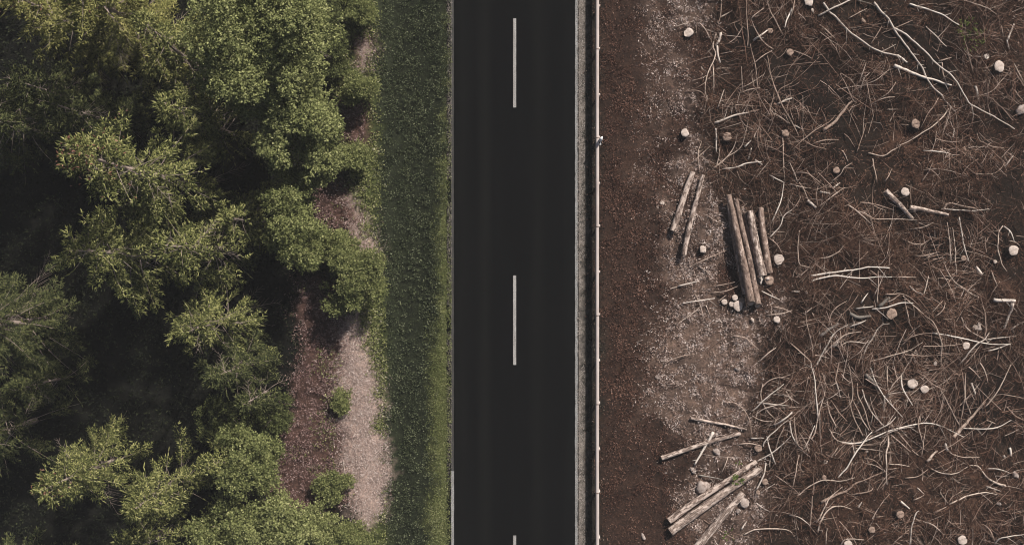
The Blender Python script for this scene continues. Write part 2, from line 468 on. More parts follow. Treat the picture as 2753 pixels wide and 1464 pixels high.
def regions(x, y):
    """weights of every kind of ground cover at x, y"""
    dx, dy = to_d(x, y)
    w = fbm(x * 1.1, y * 1.1, 21, 4) - 0.5
    w2 = fbm(x * 3.1, y * 3.1, 41, 3) - 0.5
    ddx = dx + w * 62 + w2 * 44; ddy = dy + w * 50 - w2 * 44
    r = {}
    r['straw'] = np.zeros(np.shape(x)); r['bracken'] = np.zeros(np.shape(x))
    for p in STRAW: r['straw'] = np.maximum(r['straw'], inpoly(ddx, ddy, p) * 1.0)
    for p in BRACKEN: r['bracken'] = np.maximum(r['bracken'], inpoly(ddx, ddy, p) * 1.0)
    r['bracken'] *= 1 - r['straw']
    bank = np.interp(dy, [0, 250, 600, 700, 950, 1370], [935, 942, 940, 952, 962, 968]) + w * 46
    r['verge'] = sstep(0, 40, ddx - np.interp(dy, [-60, 0, 300, 480, 650, 900, 1200, 1450], [1130, 1128, 1112, 1090, 1082, 1070, 1068, 1060])) * (dx < 1129 + w * 26 + w2 * 14)
    r['ditch'] = sstep(-6, 10, ddx - bank) * (1 - sstep(0, 40, ddx - np.interp(dy, [-60, 0, 300, 480, 650, 900, 1200, 1450], [1130, 1128, 1112, 1090, 1082, 1070, 1068, 1060]))) * (dx < 1129 + w * 26 + w2 * 14)
    r['fringe'] = (ddx < bank + 6) * sstep(-20, 0, ddx - np.interp(dy, [0, 300, 450, 650, 780, 900, 1100, 1300, 1370], [850, 850, 880, 905, 900, 915, 940, 925, 850])) * (1 - r['straw']) * (1 - r['bracken'])
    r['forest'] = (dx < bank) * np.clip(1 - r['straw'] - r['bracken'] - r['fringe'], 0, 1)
    sl = np.interp(dy, SLASH_Y, SLASH_X)
    r['slash'] = sstep(-16, 20, ddx - sl + w * 50 + w2 * 20)
    pal0 = np.interp(dy, [0, 200, 420, 560, 680, 760, 1050, 1130, 1300], [1668, 1668, 1655, 1690, 1690, 1655, 1655, 1755, 1750])
    r['pale'] = sstep(-60, 40, ddx - pal0 + w * 150 + w2 * 60) * (1 - r['slash'])
    blot = sstep(0.33, 0.60, fbm(x * 1.0, y * 1.0, 77, 5) + 0.26 * sstep(720, 820, dy) * (1 - sstep(1030, 1080, dy)))
    r['pale'] = r['pale'] * blot
    r['grit'] = (dx > 1449) * (1 - sstep(1462, 1475, dx + w * 20 + w2 * 8))
    r['band'] = (dx > 1455) * (1 - r['grit']) * (1 - sstep(1490, 1530, dx + w * 50))
    r['heath'] = (dx > 1470) * (1 - r['slash']) * (1 - r['pale']) * (1 - r['grit']) * (1 - r['band'])
    dk = np.zeros(np.shape(x)); br = np.zeros(np.shape(x))
    for cx, cy, rr in DARKS: dk = np.maximum(dk, 1 - sstep(rr * 0.45, rr * 1.1, np.hypot(ddx - cx, (ddy - cy))))
    for cx, cy, rr in BROWNS: br = np.maximum(br, 1 - sstep(rr * 0.3, rr * 1.1, np.hypot(ddx - cx, (ddy - cy))))
    r['dark'] = dk; r['brown'] = br * (1 - dk) * sstep(.35, .6, fbm(x * 1.7, y * 1.7, 131, 4))
    return r

SOIL = {'forest': (.006, .006, .004), 'straw': (.34, .255, .22), 'bracken': (.075, .043, .035), 'verge': (.12, .13, .05),  # forest entry near black: tree shade put into the soil colour
        'ditch': (.022, .027, .014), 'fringe': (.05, .06, .02), 'heath': (.036, .020, .0145), 'pale': (.13, .088, .070), 'slash': (.019, .0118, .0082),
        'grit': (.20, .175, .155), 'band': (.014, .013, .010)}

def build_ground():
    xs = np.concatenate([np.linspace(-320, -31, 24), np.arange(-30, 30.01, 0.16), np.linspace(31, 320, 24)])
    ys = np.concatenate([np.linspace(-320, -18, 24), np.arange(-17, 17.01, 0.16), np.linspace(18, 320, 24)])
    X, Y = np.meshgrid(xs, ys)
    Z = gz(X, Y)
    under = (X > -2.8) & (X < 2.9)
    Z = np.where(under, -0.06, Z)
    V = np.stack([X, Y, Z], 2).reshape(-1, 3)
    nx, ny = len(xs), len(ys)
    i = np.arange(ny - 1)[:, None] * nx; j = np.arange(nx - 1)[None, :]
    F = np.stack([i + j, i + j + 1, i + nx + j + 1, i + nx + j], 2).reshape(-1, 4)
    me = mesh_from('ground', V, [F], True)
    me.materials.append(M['soil'])
    c = np.zeros((len(V), 3)); t = np.full((len(V), 1), 1e-4)
    for q in range(5):
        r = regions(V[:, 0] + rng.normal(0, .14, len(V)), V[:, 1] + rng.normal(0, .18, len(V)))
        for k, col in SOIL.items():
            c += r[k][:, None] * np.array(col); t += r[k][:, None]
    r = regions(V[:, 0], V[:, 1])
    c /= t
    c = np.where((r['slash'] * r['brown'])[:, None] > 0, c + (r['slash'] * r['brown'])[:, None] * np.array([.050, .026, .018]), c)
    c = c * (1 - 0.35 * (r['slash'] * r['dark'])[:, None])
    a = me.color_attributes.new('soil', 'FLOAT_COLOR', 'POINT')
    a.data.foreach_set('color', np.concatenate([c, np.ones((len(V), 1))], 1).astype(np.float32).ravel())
    o = bpy.data.objects.new('ground', me)
    COL.objects.link(o)
    tag(o, 'forest soil with tree shade painted in and clearcut ground on both sides of the road', kind='structure')

build_ground()

def strip(name, x0, x1, y0, y1, z, mat, parent=None, jag=0.0, step=0.06, thick=0.0):
    """a flat sheet with slightly ragged long edges"""
    ys = np.arange(y0, y1 + 1e-6, step) if jag else np.array([y0, y1])
    if ys[-1] < y1 - 1e-4: ys = np.append(ys, y1)
    n = len(ys)
    l = x0 + (jag * (fbm(ys * 5, ys * 0 + x0 * 7, 5, 3) - 0.5) if jag else 0 * ys)
    r = x1 + (jag * (fbm(ys * 5, ys * 0 + x1 * 13 + 9, 6, 3) - 0.5) if jag else 0 * ys)
    V = np.concatenate([np.stack([l, ys, np.full(n, z)], 1), np.stack([r, ys, np.full(n, z)], 1)])
    i = np.arange(n - 1)
    F = np.stack([i, i + n, i + n + 1, i + 1], 1)
    mb = MB(); mb.add(V, F)
    return mb.build(name, mat, parent)

road_mb = MB()
xs = np.linspace(-3.06, 3.12, 9); zs = 0.0 - 0.0 * xs
V = []
for y in (-320, 320):
    for x in xs: V.append((x, y, 0.0))
V += [(-3.06, -320, -0.12), (-3.06, 320, -0.12), (3.12, -320, -0.12), (3.12, 320, -0.12)]
F = [[i, i + 1, 10 + i, 9 + i] for i in range(8)] + [[18, 0, 9, 19], [8, 20, 21, 17]]
road_mb.add(V, F)
road = road_mb.build('road', M['asphalt'])
tag(road, 'straight two lane asphalt road running up the picture', kind='structure')

def sy(py): return (CY - py) * MPP
k = 0
for p0, p1 in ((50, 289), (740, 980), (1438, 1677), (-639, -400), (2127, 2366), (-1328, -1089)):
    d = strip('centre_dash', 0.055, 0.195, sy(p1), sy(p0), 0.004, M['dash'], road, 0.012)
strip('edge_line', 2.955, 3.075, -60, 60, 0.004, M['edge'], road, 0.05)
strip('edge_line', -2.85, -2.715, -60, sy(1265), 0.004, M['edge'], road, 0.025)

M['faded'] = paint('almost_gone_edge_paint', (.10, .098, .092), (.26, .25, .235), 0.66)
strip('edge_line', -2.85, -2.725, sy(1264), 60, 0.004, M['faded'], road, 0.03)
# grit and soil that has crept over the asphalt edges
def grit(name, x0, x1, y0, y1, n, size, fade=None):
    x = x0 + (x1 - x0) * rng.beta(1.3, 1.3, n); y = y0 + (y1 - y0) * rng.random(n)
    keep = fbm(x * 2, y * 0.8, 31, 3) > 0.36
    if fade is not None: keep &= rng.random(n) < fade(y)
    x, y = x[keep], y[keep]; n = len(x)
    z = np.where((x > -3.05) & (x < 3.11), 0.004, gz(x, y))
    tv = np.array([[1, 0, 0], [-.5, .86, 0], [-.5, -.86, 0], [0, 0, .8]])
    tf = np.array([[0, 1, 3], [1, 2, 3], [2, 0, 3]])
    mb = MB()
    s = size * (0.5 + rng.random(n))
    scatter(mb, tv, tf, np.stack([x, y, z], 1), frames(np.stack([np.cos(x * 99), np.sin(x * 99), 0 * x], 1), np.zeros(n)), np.stack([s, s, s * .5], 1))
    o = mb.build(name, M['gravel'])
    return tag(o, kind='stuff')
g = grit('roadside_grit', 3.02, 3.42, -16, 16, 9000, 0.022)
tag(g, 'grey brown grit strip along the right edge of the asphalt')
g = grit('roadside_grit', -3.06, -2.80, sy(1330), 16, 9000, 0.016, lambda y: np.interp(y, [sy(1330), sy(1150), 0, 14], [0.05, 0.6, 0.5, 0.8]))
tag(g, 'grey grit covering the left edge of the asphalt')

# ------------------------------------------------------------------ low vegetation that nobody could count
BLADE_V = np.array([[0, -.5, 0], [0, .5, 0], [.5, -.38, .12], [.5, .38, .12], [1, 0, -.02]])
BLADE_Q = np.array([[0, 1, 3, 2]]); BLADE_T = np.array([[2, 3, 4, 4]])
LEAF_V = np.array([[0, 0, 0], [.5, .5, .1], [1, 0, 0], [.5, -.5, .1]])
LEAF_F = np.array([[0, 3, 2, 1]])
BLADE3 = np.array([[0, -.5, 0], [0, .5, 0], [1, 0, .1]]); BLADE3F = np.array([[0, 1, 2]])

def cover(name, key, n, box_, length, width, tilt, mat, template='blade', hmax=0.05, thr=None, label=None, clump=0.0, dens=None, soft=.16):
    x0, x1, y0, y1 = box_
    x = x0 + (x1 - x0) * rng.random(n); y = y0 + (y1 - y0) * rng.random(n)
    w = regions(x + rng.normal(0, soft, n), y + rng.normal(0, soft, n))
    p = w[key].astype(float)
    if dens is not None: p = p * dens(x, y, w)
    if clump: p = p * np.clip((fbm(x * 4.0, y * 4.0, 61, 2) - clump) * 6, 0.05, 1)
    keep = rng.random(n) < p
    x, y = x[keep], y[keep]; n = len(x)
    z = np.where(x > -3.1, np.maximum(gz(x, y), np.where(x < -2.5, 0.0, -9)), gz(x, y)) + hmax * rng.random(n) ** 2
    az = rng.random(n) * 2 * np.pi
    el = R(tilt[0]) + (R(tilt[1]) - R(tilt[0])) * rng.random(n)
    d = np.stack([np.cos(az) * np.cos(el), np.sin(az) * np.cos(el), np.sin(el)], 1)
    L = length[0] + (length[1] - length[0]) * rng.random(n) ** 1.5
    W = width[0] + (width[1] - width[0]) * rng.random(n)
    mb = MB()
    if template == 'leaf': tv, tf = LEAF_V, LEAF_F
    else: tv, tf = BLADE3, BLADE3F
    scatter(mb, tv, tf, np.stack([x, y, z], 1), frames(d, (rng.random(n) - 0.5) * 1.6), np.stack([L, W, L], 1))
    o = mb.build(name, M[mat])
    tag(o, label, kind='stuff')
    return o

YB = (-15.6, 15.6)
cover('ditch_grass', 'ditch', 190000, (-7.4, -2.8, *YB), (.04, .12), (.018, .042), (5, 60), 'grass_ditch', 'leaf', 0.11, label='dark green grass in the roadside ditch', clump=0.36,
      dens=lambda x, y, w: np.clip(.7 + 3 * (fbm(x * 1.3, y * .8, 221, 3) - .42), .3, 1))
cover('forest_undergrowth', 'forest', 130000, (-27.5, -6.5, *YB), (.07, .22), (.03, .08), (0, 60), 'under', 'leaf', 0.5, label='undergrowth on the forest floor, shade painted into its colour', clump=.42)
cover('verge_grass', 'verge', 120000, (-4.9, -2.8, *YB), (.04, .11), (.014, .032), (15, 70), 'grass_verge', 'blade', 0.05, label='short light green grass beside the asphalt', clump=.2)
cover('bank_weeds', 'fringe', 60000, (-8.6, -5.9, *YB), (.06, .17), (.03, .07), (0, 60), 'weeds', 'leaf', 0.16, label='yellow green weeds on the bank between ditch and forest', clump=.3)
cover('bracken_weeds', 'bracken', 26000, (-11.6, -6.3, *YB), (.05, .14), (.025, .06), (0, 60), 'weeds', 'leaf', 0.18, label='green weeds coming up through the dead bracken', soft=.3,
      dens=lambda x, y, w: sstep(.55, .68, fbm(x * 1.3, y * 1.3, 231, 3)))
cover('dead_bracken', 'bracken', 170000, (-11.6, -6.3, *YB), (.04, .15), (.014, .034), (0, 55), 'bracken', 'leaf', 0.20, soft=.40, label='pinkish brown dead bracken at the forest edge', clump=0.38)
cover('dry_grass', 'straw', 130000, (-8.8, -5.7, *YB), (.05, .18), (.009, .022), (0, 35), 'straw', 'blade', 0.08, soft=.36, label='bleached straw on the narrow path by the forest', clump=.25)
cover('dark_heath', 'heath', 260000, (3.3, 13.0, *YB), (.05, .15), (.014, .032), (0, 60), 'heath', 'leaf', 0.12, soft=.3, label='dark brown heath between guardrail and clearcut', clump=0.33,
      dens=lambda x, y, w: np.clip(.6 + 4.5 * (fbm(x * .9, y * .6, 181, 4) - .45), .15, 1))
cover('verge_scrub', 'band', 16000, (3.2, 4.8, *YB), (.05, .13), (.02, .04), (5, 60), 'scrub', 'leaf', 0.08, label='dark olive scrub in the strip in front of the guardrail', clump=0.45)
cover('pale_dry_grass', 'pale', 330000, (5.5, 14.0, *YB), (.06, .18), (.014, .032), (0, 45), 'drygrass', 'leaf', 0.14, soft=.3, label='pale dry grass at the left edge of the clearcut', clump=0.40,
      dens=lambda x, y, w: np.clip(.7 + 3.5 * (fbm(x * 1.8, y * 1.8, 211, 3) - .45), .12, 1))
cover('needle_litter', 'slash', 265000, (8.5, 27.5, *YB), (.08, .26), (.010, .026), (0, 40), 'litter', 'blade', 0.14, label='brown needles and twig litter covering the clearcut', clump=.3,
      dens=lambda x, y, w: np.clip(.30 + w['brown'] - .35 * w['dark'] + 3.5 * (fbm(x * 1.1, y * 1.1, 171, 4) - .47), .03, 1))

HEAPS = [(2000, 1040, 75), (2150, 1000, 110), (2260, 1060, 110), (2400, 1020, 120), (1900, 260, 90), (2080, 210, 110), (2200, 560, 100), (2120, 880, 80), (2430, 640, 90), (2300, 880, 90)]
def brushwood(n, L0, L1, r0, r1, seed_label, mat='brush', heaps=False):
    x = 8.6 + 19.0 * rng.random(n); y = YB[0] + (YB[1] - YB[0]) * rng.random(n)
    w = regions(x, y)
    clus = np.clip((fbm(x * 0.55, y * 0.55, 91, 4) - 0.34) * 3.6, 0.08, 1)
    keep = rng.random(n) < (w['slash'] * clus * (1 - 0.6 * w['brown']) * (1 - 0.45 * w['dark']) + w['pale'] * 0.10)
    if heaps:
        hx, hy = to_d(x, y); hp = sum(np.exp(-((hx - a) ** 2 + (hy - b) ** 2) / (2 * (c * .6) ** 2)) for a, b, c in HEAPS)
        keep &= rng.random(n) < hp * 1.3
    x, y = x[keep], y[keep]; n = len(x)
    # sticks in one spot share a rough direction
    az = fbm(x * 0.30, y * 0.30, 95, 2) * 4 * np.pi + rng.normal(0, 0.75, n)
    L = L0 + (L1 - L0) * rng.random(n) ** 2.2
    rad = r0 + (r1 - r0) * rng.random(n) ** 2
    bend = rng.normal(0, 0.07, n); lift = rng.random(n) ** 2 * 0.22; pit = rng.normal(0, 0.10, n)
    ts = np.array([0, .35, .7, 1.0]); sides = 3
    d = np.stack([np.cos(az), np.sin(az)], 1); s = np.stack([-d[:, 1], d[:, 0]], 1)
    P = np.zeros((n, 4, 3))
    for k, t in enumerate(ts):
        q = np.stack([x, y], 1) + d * (L * (t - .5))[:, None] + s * (bend * L * 4 * t * (1 - t))[:, None]
        P[:, k, :2] = q
        P[:, k, 2] = gz(q[:, 0], q[:, 1]) + rad + 0.02 + lift + pit * L * (t - .5) * 0.6
    P[:, :, 2] = np.maximum(P[:, :, 2], gz(P[:, :, 0], P[:, :, 1]) + rad[:, None])
    taper = np.array([1, .85, .65, .35])
    a = np.array([0, 2.094, 4.189])
    off = np.cos(a)[None, None, :, None] * np.concatenate([s, np.zeros((n, 1))], 1)[:, None, None, :] + np.sin(a)[None, None, :, None] * np.array([0, 0, 1.])
    V = P[:, :, None, :] + off * (rad[:, None] * taper[None])[:, :, None, None]
    tf = []
    for k in range(3):
        for j in range(3):
            tf.append([k * 3 + j, k * 3 + (j + 1) % 3, k * 3 + 3 + (j + 1) % 3, k * 3 + 3 + j])
    tf = np.array(tf)
    F = (tf[None] + (np.arange(n) * 12)[:, None, None]).reshape(-1, 4)
    mb = MB(); mb.add(V.reshape(-1, 3), F)
    o = mb.build('brushwood', M[mat])
    tag(o, seed_label, kind='stuff')
brushwood(72000, 0.12, 0.8, 0.005, 0.013, 'countless small broken twigs strewn over the clearcut')
brushwood(11000, 0.5, 2.6, 0.008, 0.018, 'thin bare twigs tangled all over the clearcut')

M['brush_pale'] = island_mat('pale_brushwood', [(0, (.10, .058, .041)), (0.4, (.27, .18, .138)), (0.78, (.46, .345, .28)), (1, (.63, .51, .435))])
brushwood(7000, 0.6, 2.6, 0.010, 0.020, 'pale bare twigs heaped in tangles on the clearcut', 'brush_pale', True)
# ------------------------------------------------------------------ guardrail
GX, GH = 3.945, 0.72
rail = empty('guardrail', (GX, 0, float(gz(GX, 0))))
tag(rail, 'long pale steel guardrail running along the right side of the road', 'guardrail')
gz0 = float(gz(GX, 0))
prof = np.array([[-.055, -.155], [-.075, -.12], [-.075, -.05], [-.035, -.02], [-.035, .02], [-.075, .05], [-.075, .12], [-.055, .155], [.0, .163], [.06, .155], [.07, .14],
                 [.07, -.14], [.06, -.155]])
Y0 = sy(377) - 4.1 * 8
for i in range(17):
    y0 = Y0 + i * 4.1; y1 = y0 + 4.13
    dx = (i % 2) * 0.006; dz = (i % 2) * 0.004
    n = len(prof)
    mb = MB()
    V = np.concatenate([np.stack([prof[:, 0] + dx, np.full(n, yy), prof[:, 1] + GH - 0.155 + dz], 1) for yy in (y0, y1)])
    j = np.arange(n)
    mb.add(V, np.stack([j, (j + 1) % n, (j + 1) % n + n, j + n], 1))
    o = mb.build('rail_segment', M['steel'], rail)
    mb = MB(); box(mb, (.0, y0 + .03, GH + .008), (.12, .04, .010)); mb.build('joint_plate', M['rust'], rail)
    for py_ in (y0 + 0.08, y0 + 2.05):
        mb = MB()
        box(mb, (.10, py_, (GH - .1) / 2 - .06), (.06, .10, GH + .02))
        box(mb, (.068, py_, GH - .16), (.016, .16, .10))
        p = mb.build('post', M['steel'], rail)
# reflector post clamped to the rail
dp = at(1615, 375, 0.75)
dn = empty('delineator_post', (dp[0], dp[1], 0))
tag(dn, 'white reflector post with slanted cap clamped behind the guardrail', 'reflector post')
mb = MB()
hx, hy = .058, .085
V = [(-hx, -hy, .35), (hx, -hy * .7, .35), (hx, hy, .35), (-hx, hy * .6, .35), (-hx, -hy, 1.0), (hx, -hy * .7, 1.0), (hx, hy + .02, 1.08), (-hx, hy * .6, 1.05)]
mb.add(V, [[0, 3, 2, 1], [4, 5, 6, 7], [0, 1, 5, 4], [1, 2, 6, 5], [2, 3, 7, 6], [3, 0, 4, 7]])
mb.build('cap', M['plastic'], dn)
mb = MB()
tube(mb, [(0.0, -.05, .62), (-.008, -.20, .62)], .02, 6)
tube(mb, catmull([(-.07, -.20, .62), (-.02, -.225, .62), (.025, -.205, .62)], 6), .02, 6)
mb.build('bracket', M['plastic'], dn)

# ------------------------------------------------------------------ logs
def placed(name, mb_build_center):
    o = empty(name, mb_build_center)
    return o

def make_log(name, p0, p1, r0, r1, mat, label, group=None, lift=0.0, cutm='cut_log', ends=(True, True), cat='log', bendy=0.01, lift1=None, slant=0.0):
    """a felled stem between two photo points; local x runs along it"""
    A = at(*p0, r0 + lift); B = at(*p1, r1 + (lift if lift1 is None else lift1))
    tt_ = np.linspace(0, 1, 40)[:, None]; line = A + (B - A) * tt_
    need = float(np.max(gz(line[:, 0], line[:, 1]) + 0.6 * (r0 + (r1 - r0) * tt_[:, 0]) - line[:, 2]))
    if need > 0:
        A[2] += need; B[2] += need
        A[:2] *= (CAM_H - A[2]) / (CAM_H - A[2] + need); B[:2] *= (CAM_H - B[2]) / (CAM_H - B[2] + need)
    L = np.linalg.norm(B - A); d = (B - A) / L
    az = math.atan2(d[1], d[0]); el = -math.asin(d[2])
    n = max(8, int(L / 0.12)); sides = 18
    t = np.linspace(0, 1, n)
    rad = r0 + (r1 - r0) * t
    ph = rng.random() * 6
    P = np.stack([t * L, bendy * L * np.sin(t * 3.1 + 0.2) + 0.008 * np.sin(t * 9 + ph), 0.006 * np.sin(t * 7 + ph)], 1)
    a = np.linspace(0, 2 * np.pi, sides, endpoint=False)
    w = fbm(t[:, None] * L * 2.2 + 0 * a[None], np.cos(a)[None] * 1.5 + ph + 0 * t[:, None], 3, 3) + fbm(t[:, None] * L * 2.2 + 5, np.sin(a)[None] * 1.5 + ph + 0 * t[:, None], 8, 3) - 1
    rr = rad[:, None] * (1 + 0.13 * w)
    V = np.stack([np.repeat(P[:, 0][:, None], sides, 1), P[:, 1][:, None] + rr * np.cos(a), P[:, 2][:, None] + rr * np.sin(a)], 2).reshape(-1, 3)
    if slant: V[:sides, 0] += slant * (V[:sides, 2] - r0 * .6); V[sides:2 * sides, 0] = np.maximum(V[sides:2 * sides, 0], V[:sides, 0] + .04)
    i = np.arange(n - 1)[:, None] * sides; j = np.arange(sides)[None]; k = (j + 1) % sides
    F = np.stack([i + j, i + k, i + sides + k, i + sides + j], 2).reshape(-1, 4)
    mb = MB(); mb.add(V, F)
    # knots and branch stubs left on the stem
    for q in range(int(L * 1.6)):
        tt = random.uniform(.08, .92); aa = random.uniform(0.3, 2.8)
        r_ = r0 + (r1 - r0) * tt
        c = np.array([tt * L, bendy * L * math.sin(tt * 3.1 + .2) + r_ * .85 * math.cos(aa), r_ * .85 * math.sin(aa)])
        dd = np.array([random.uniform(-.3, .3), math.cos(aa), math.sin(aa)])
        tube(mb, [c, c + dd * r_ * .38], [r_ * .16, r_ * .10], 6)
    o = mb.build(name, M[mat], None, True)
    o.location = A; o.rotation_euler = (0, el, az)
    tag(o, label, cat, group)
    for e, on in ((0, ends[0]), (n - 1, ends[1])):
        if not on: continue
        ring = V[e * sides:(e + 1) * sides]
        c = ring.mean(0); sgn = -1 if e == 0 else 1
        ring2 = c + (ring - c) * 0.93; ring2[:, 0] += sgn * 0.012
        cc = c + np.array([sgn * 0.012, 0, 0])
        Vc = np.concatenate([ring, ring2, [cc]]) - cc
        q = np.arange(sides); q1 = (q + 1) % sides
        mbc = MB(); mbc.add(Vc, np.stack([q, q1, q1 + sides, q + sides], 1) if sgn > 0 else np.stack([q1, q, q + sides, q1 + sides], 1))
        mbc.f.append(np.stack([q + sides, q1 + sides, np.full(sides, 2 * sides)], 1)); mbc.m.append(np.zeros(sides, np.int32))
        co = mbc.build('cut_face', M[cutm], o)
        co.location = cc
    return o

def Lp(x, y): return (1900 + x / 3.805, 500 + y / 3.805)
def Lq(x, y): return (1770 + x / 3.869, 1110 + y / 3.869)
def Lr(x, y): return (1780 + x / 4.893, 440 + y / 4.893)
pile = 'logs laid side by side in the pile'
make_log('felled_log', Lp(452, 1178), Lp(222, 92), .188, .125, 'log', 'longest thick brown log at the left of the log pile', pile, 0.30, lift1=0.34, bendy=-.006, slant=.7)
make_log('felled_log', Lp(522, 1205), Lp(298, 138), .162, .108, 'log', 'long brown log second from left in the log pile', pile, 0.14, lift1=0.18, bendy=-.006, slant=.7)
make_log('felled_log', Lp(572, 915), Lp(440, 255), .21, .15, 'log_ribbed', 'short pale topped log, third in the log pile', pile, 0.30, lift1=0.26)
make_log('felled_log', Lp(520, 880), Lp(392, 268), .15, .115, 'log', 'dark reddish log half hidden under the pale topped one', pile, 0.02)
make_log('felled_log', Lp(640, 885), Lp(548, 225), .175, .135, 'log', 'rightmost and shortest brown log lying apart in the pile', pile, 0.12)
make_log('felled_log', Lp(395, 1100), Lp(222, 180), .13, .12, 'log', 'log added under the long log of the pile to widen its shadow', pile, 0.0)  # extra log that raises the pile so its shadow widens
make_log('felled_log', Lq(112, 1118), Lq(1020, 505), .165, .105, 'log_peeled', 'upper peeling log of the slanted pair at the bottom', 'slanted pair of logs at the bottom', 0.02)
make_log('felled_log', Lq(128, 1232), Lq(1068, 572), .215, .15, 'log_ribbed', 'lower thick roller marked log of the slanted pair at the bottom', 'slanted pair of logs at the bottom', 0.02)
make_log('felled_log', Lq(330, 1490), Lq(880, 830), .20, .155, 'log_ribbed', 'ribbed log running off the bottom edge below the slanted pair', None, 0.0)
make_log('felled_log', Lq(35, 468), Lq(850, 208), .11, .085, 'log_ribbed', 'slim ribbed log lying across the pale plank', None, 0.03)
make_log('felled_log', Lq(338, 55), Lq(915, 168), .07, .045, 'log_peeled', 'thin peeled dark pole above the slim ribbed log', None, 0.02)
make_log('felled_log', Lr(150, 885), Lr(402, 110), .17, .12, 'log_peeled', 'left thicker log of the two thin peeling logs', 'two thin logs by the log pile', 0.0)
make_log('felled_log', Lr(285, 1192), Lr(538, 150), .13, .095, 'log_peeled', 'right thinner log of the two thin peeling logs', 'two thin logs by the log pile', 0.0)

def Ld(x, y): return (2123 + x / 2.7952, 490 + y / 2.7952)
make_log('felled_log', Ld(720, 65), Ld(925, 275), .135, .085, 'log_ribbed', 'upper left blunt log slanting down to the right, right half of the clearcut', None, .03)
make_log('felled_log', Ld(905, 190), Ld(1190, 245), .125, .07, 'log_peeled', 'lower right blunt log lying almost level, right half of the clearcut', None, .03)
# ------------------------------------------------------------------ stumps
def make_stump(px, py, rpx, fresh, label, h=None, group='cut tree stumps in the clearcut', cat='stump', name='tree_stump', rag=0.32):
    r = rpx * MPP
    h = h if h is not None else min(0.34, 0.10 + r * 0.6)
    T = at(px, py, h)
    o = empty(name, (T[0], T[1], T[2] - h))
    tag(o, label, cat, group)
    sides = 26
    a = np.linspace(0, 2 * np.pi, sides, endpoint=False)
    ph = rng.random() * 20
    prof = 1 + rag * 2 * (fbm(np.cos(a) * 1.3 + ph, np.sin(a) * 1.3 + ph, 3, 3) - .5)
    flare = 1 + 0.35 * sstep(.5, .9, vnoise(np.cos(a) * 2.2 + ph, np.sin(a) * 2.2, 11))
    rings = []
    for t, k, f in ((-.12 / h, 1.30, 1.0), (0.0, 1.22, 1.0), (.3, 1.07, .5), (.7, 1.02, .15), (1.0, 1.0, 0)):
        rr = r * prof * k * (1 + (flare - 1) * f)
        rings.append(np.stack([rr * np.cos(a), rr * np.sin(a), np.full(sides, t * h)], 1))
    V = np.concatenate(rings)
    i = np.arange(4)[:, None] * sides; j = np.arange(sides)[None]; k = (j + 1) % sides
    mb = MB(); mb.add(V, np.stack([i + j, i + k, i + sides + k, i + sides + j], 2).reshape(-1, 4))
    mb.build('bark', M['stump_bark'], o, False)
    tilt = rng.normal(0, .04, 2)
    top = rings[-1].copy()
    z = lambda P: tilt[0] * P[:, 0] + tilt[1] * P[:, 1]
    R0 = top * [1, 1, 0]; R1 = R0 * .95; R2 = R0 * .5
    R1[:, 2] = .012 + z(R1); R2[:, 2] = .014 + z(R2) + rng.normal(0, .006, sides)
    Vc = np.concatenate([R0, R1, R2, [[0, 0, .016]]])
    mb = MB(); i = np.arange(2)[:, None] * sides
    mb.add(Vc, np.stack([i + j, i + k, i + sides + k, i + sides + j], 2).reshape(-1, 4))
    q = np.arange(sides); mb.f.append(np.stack([q + 2 * sides, (q + 1) % sides + 2 * sides, np.full(sides, 3 * sides)], 1)); mb.m.append(np.zeros(sides, np.int32))
    c = mb.build('cut_face', M['cut' if fresh else 'cut_old'], o)
    c.location = (0, 0, h)
    return o

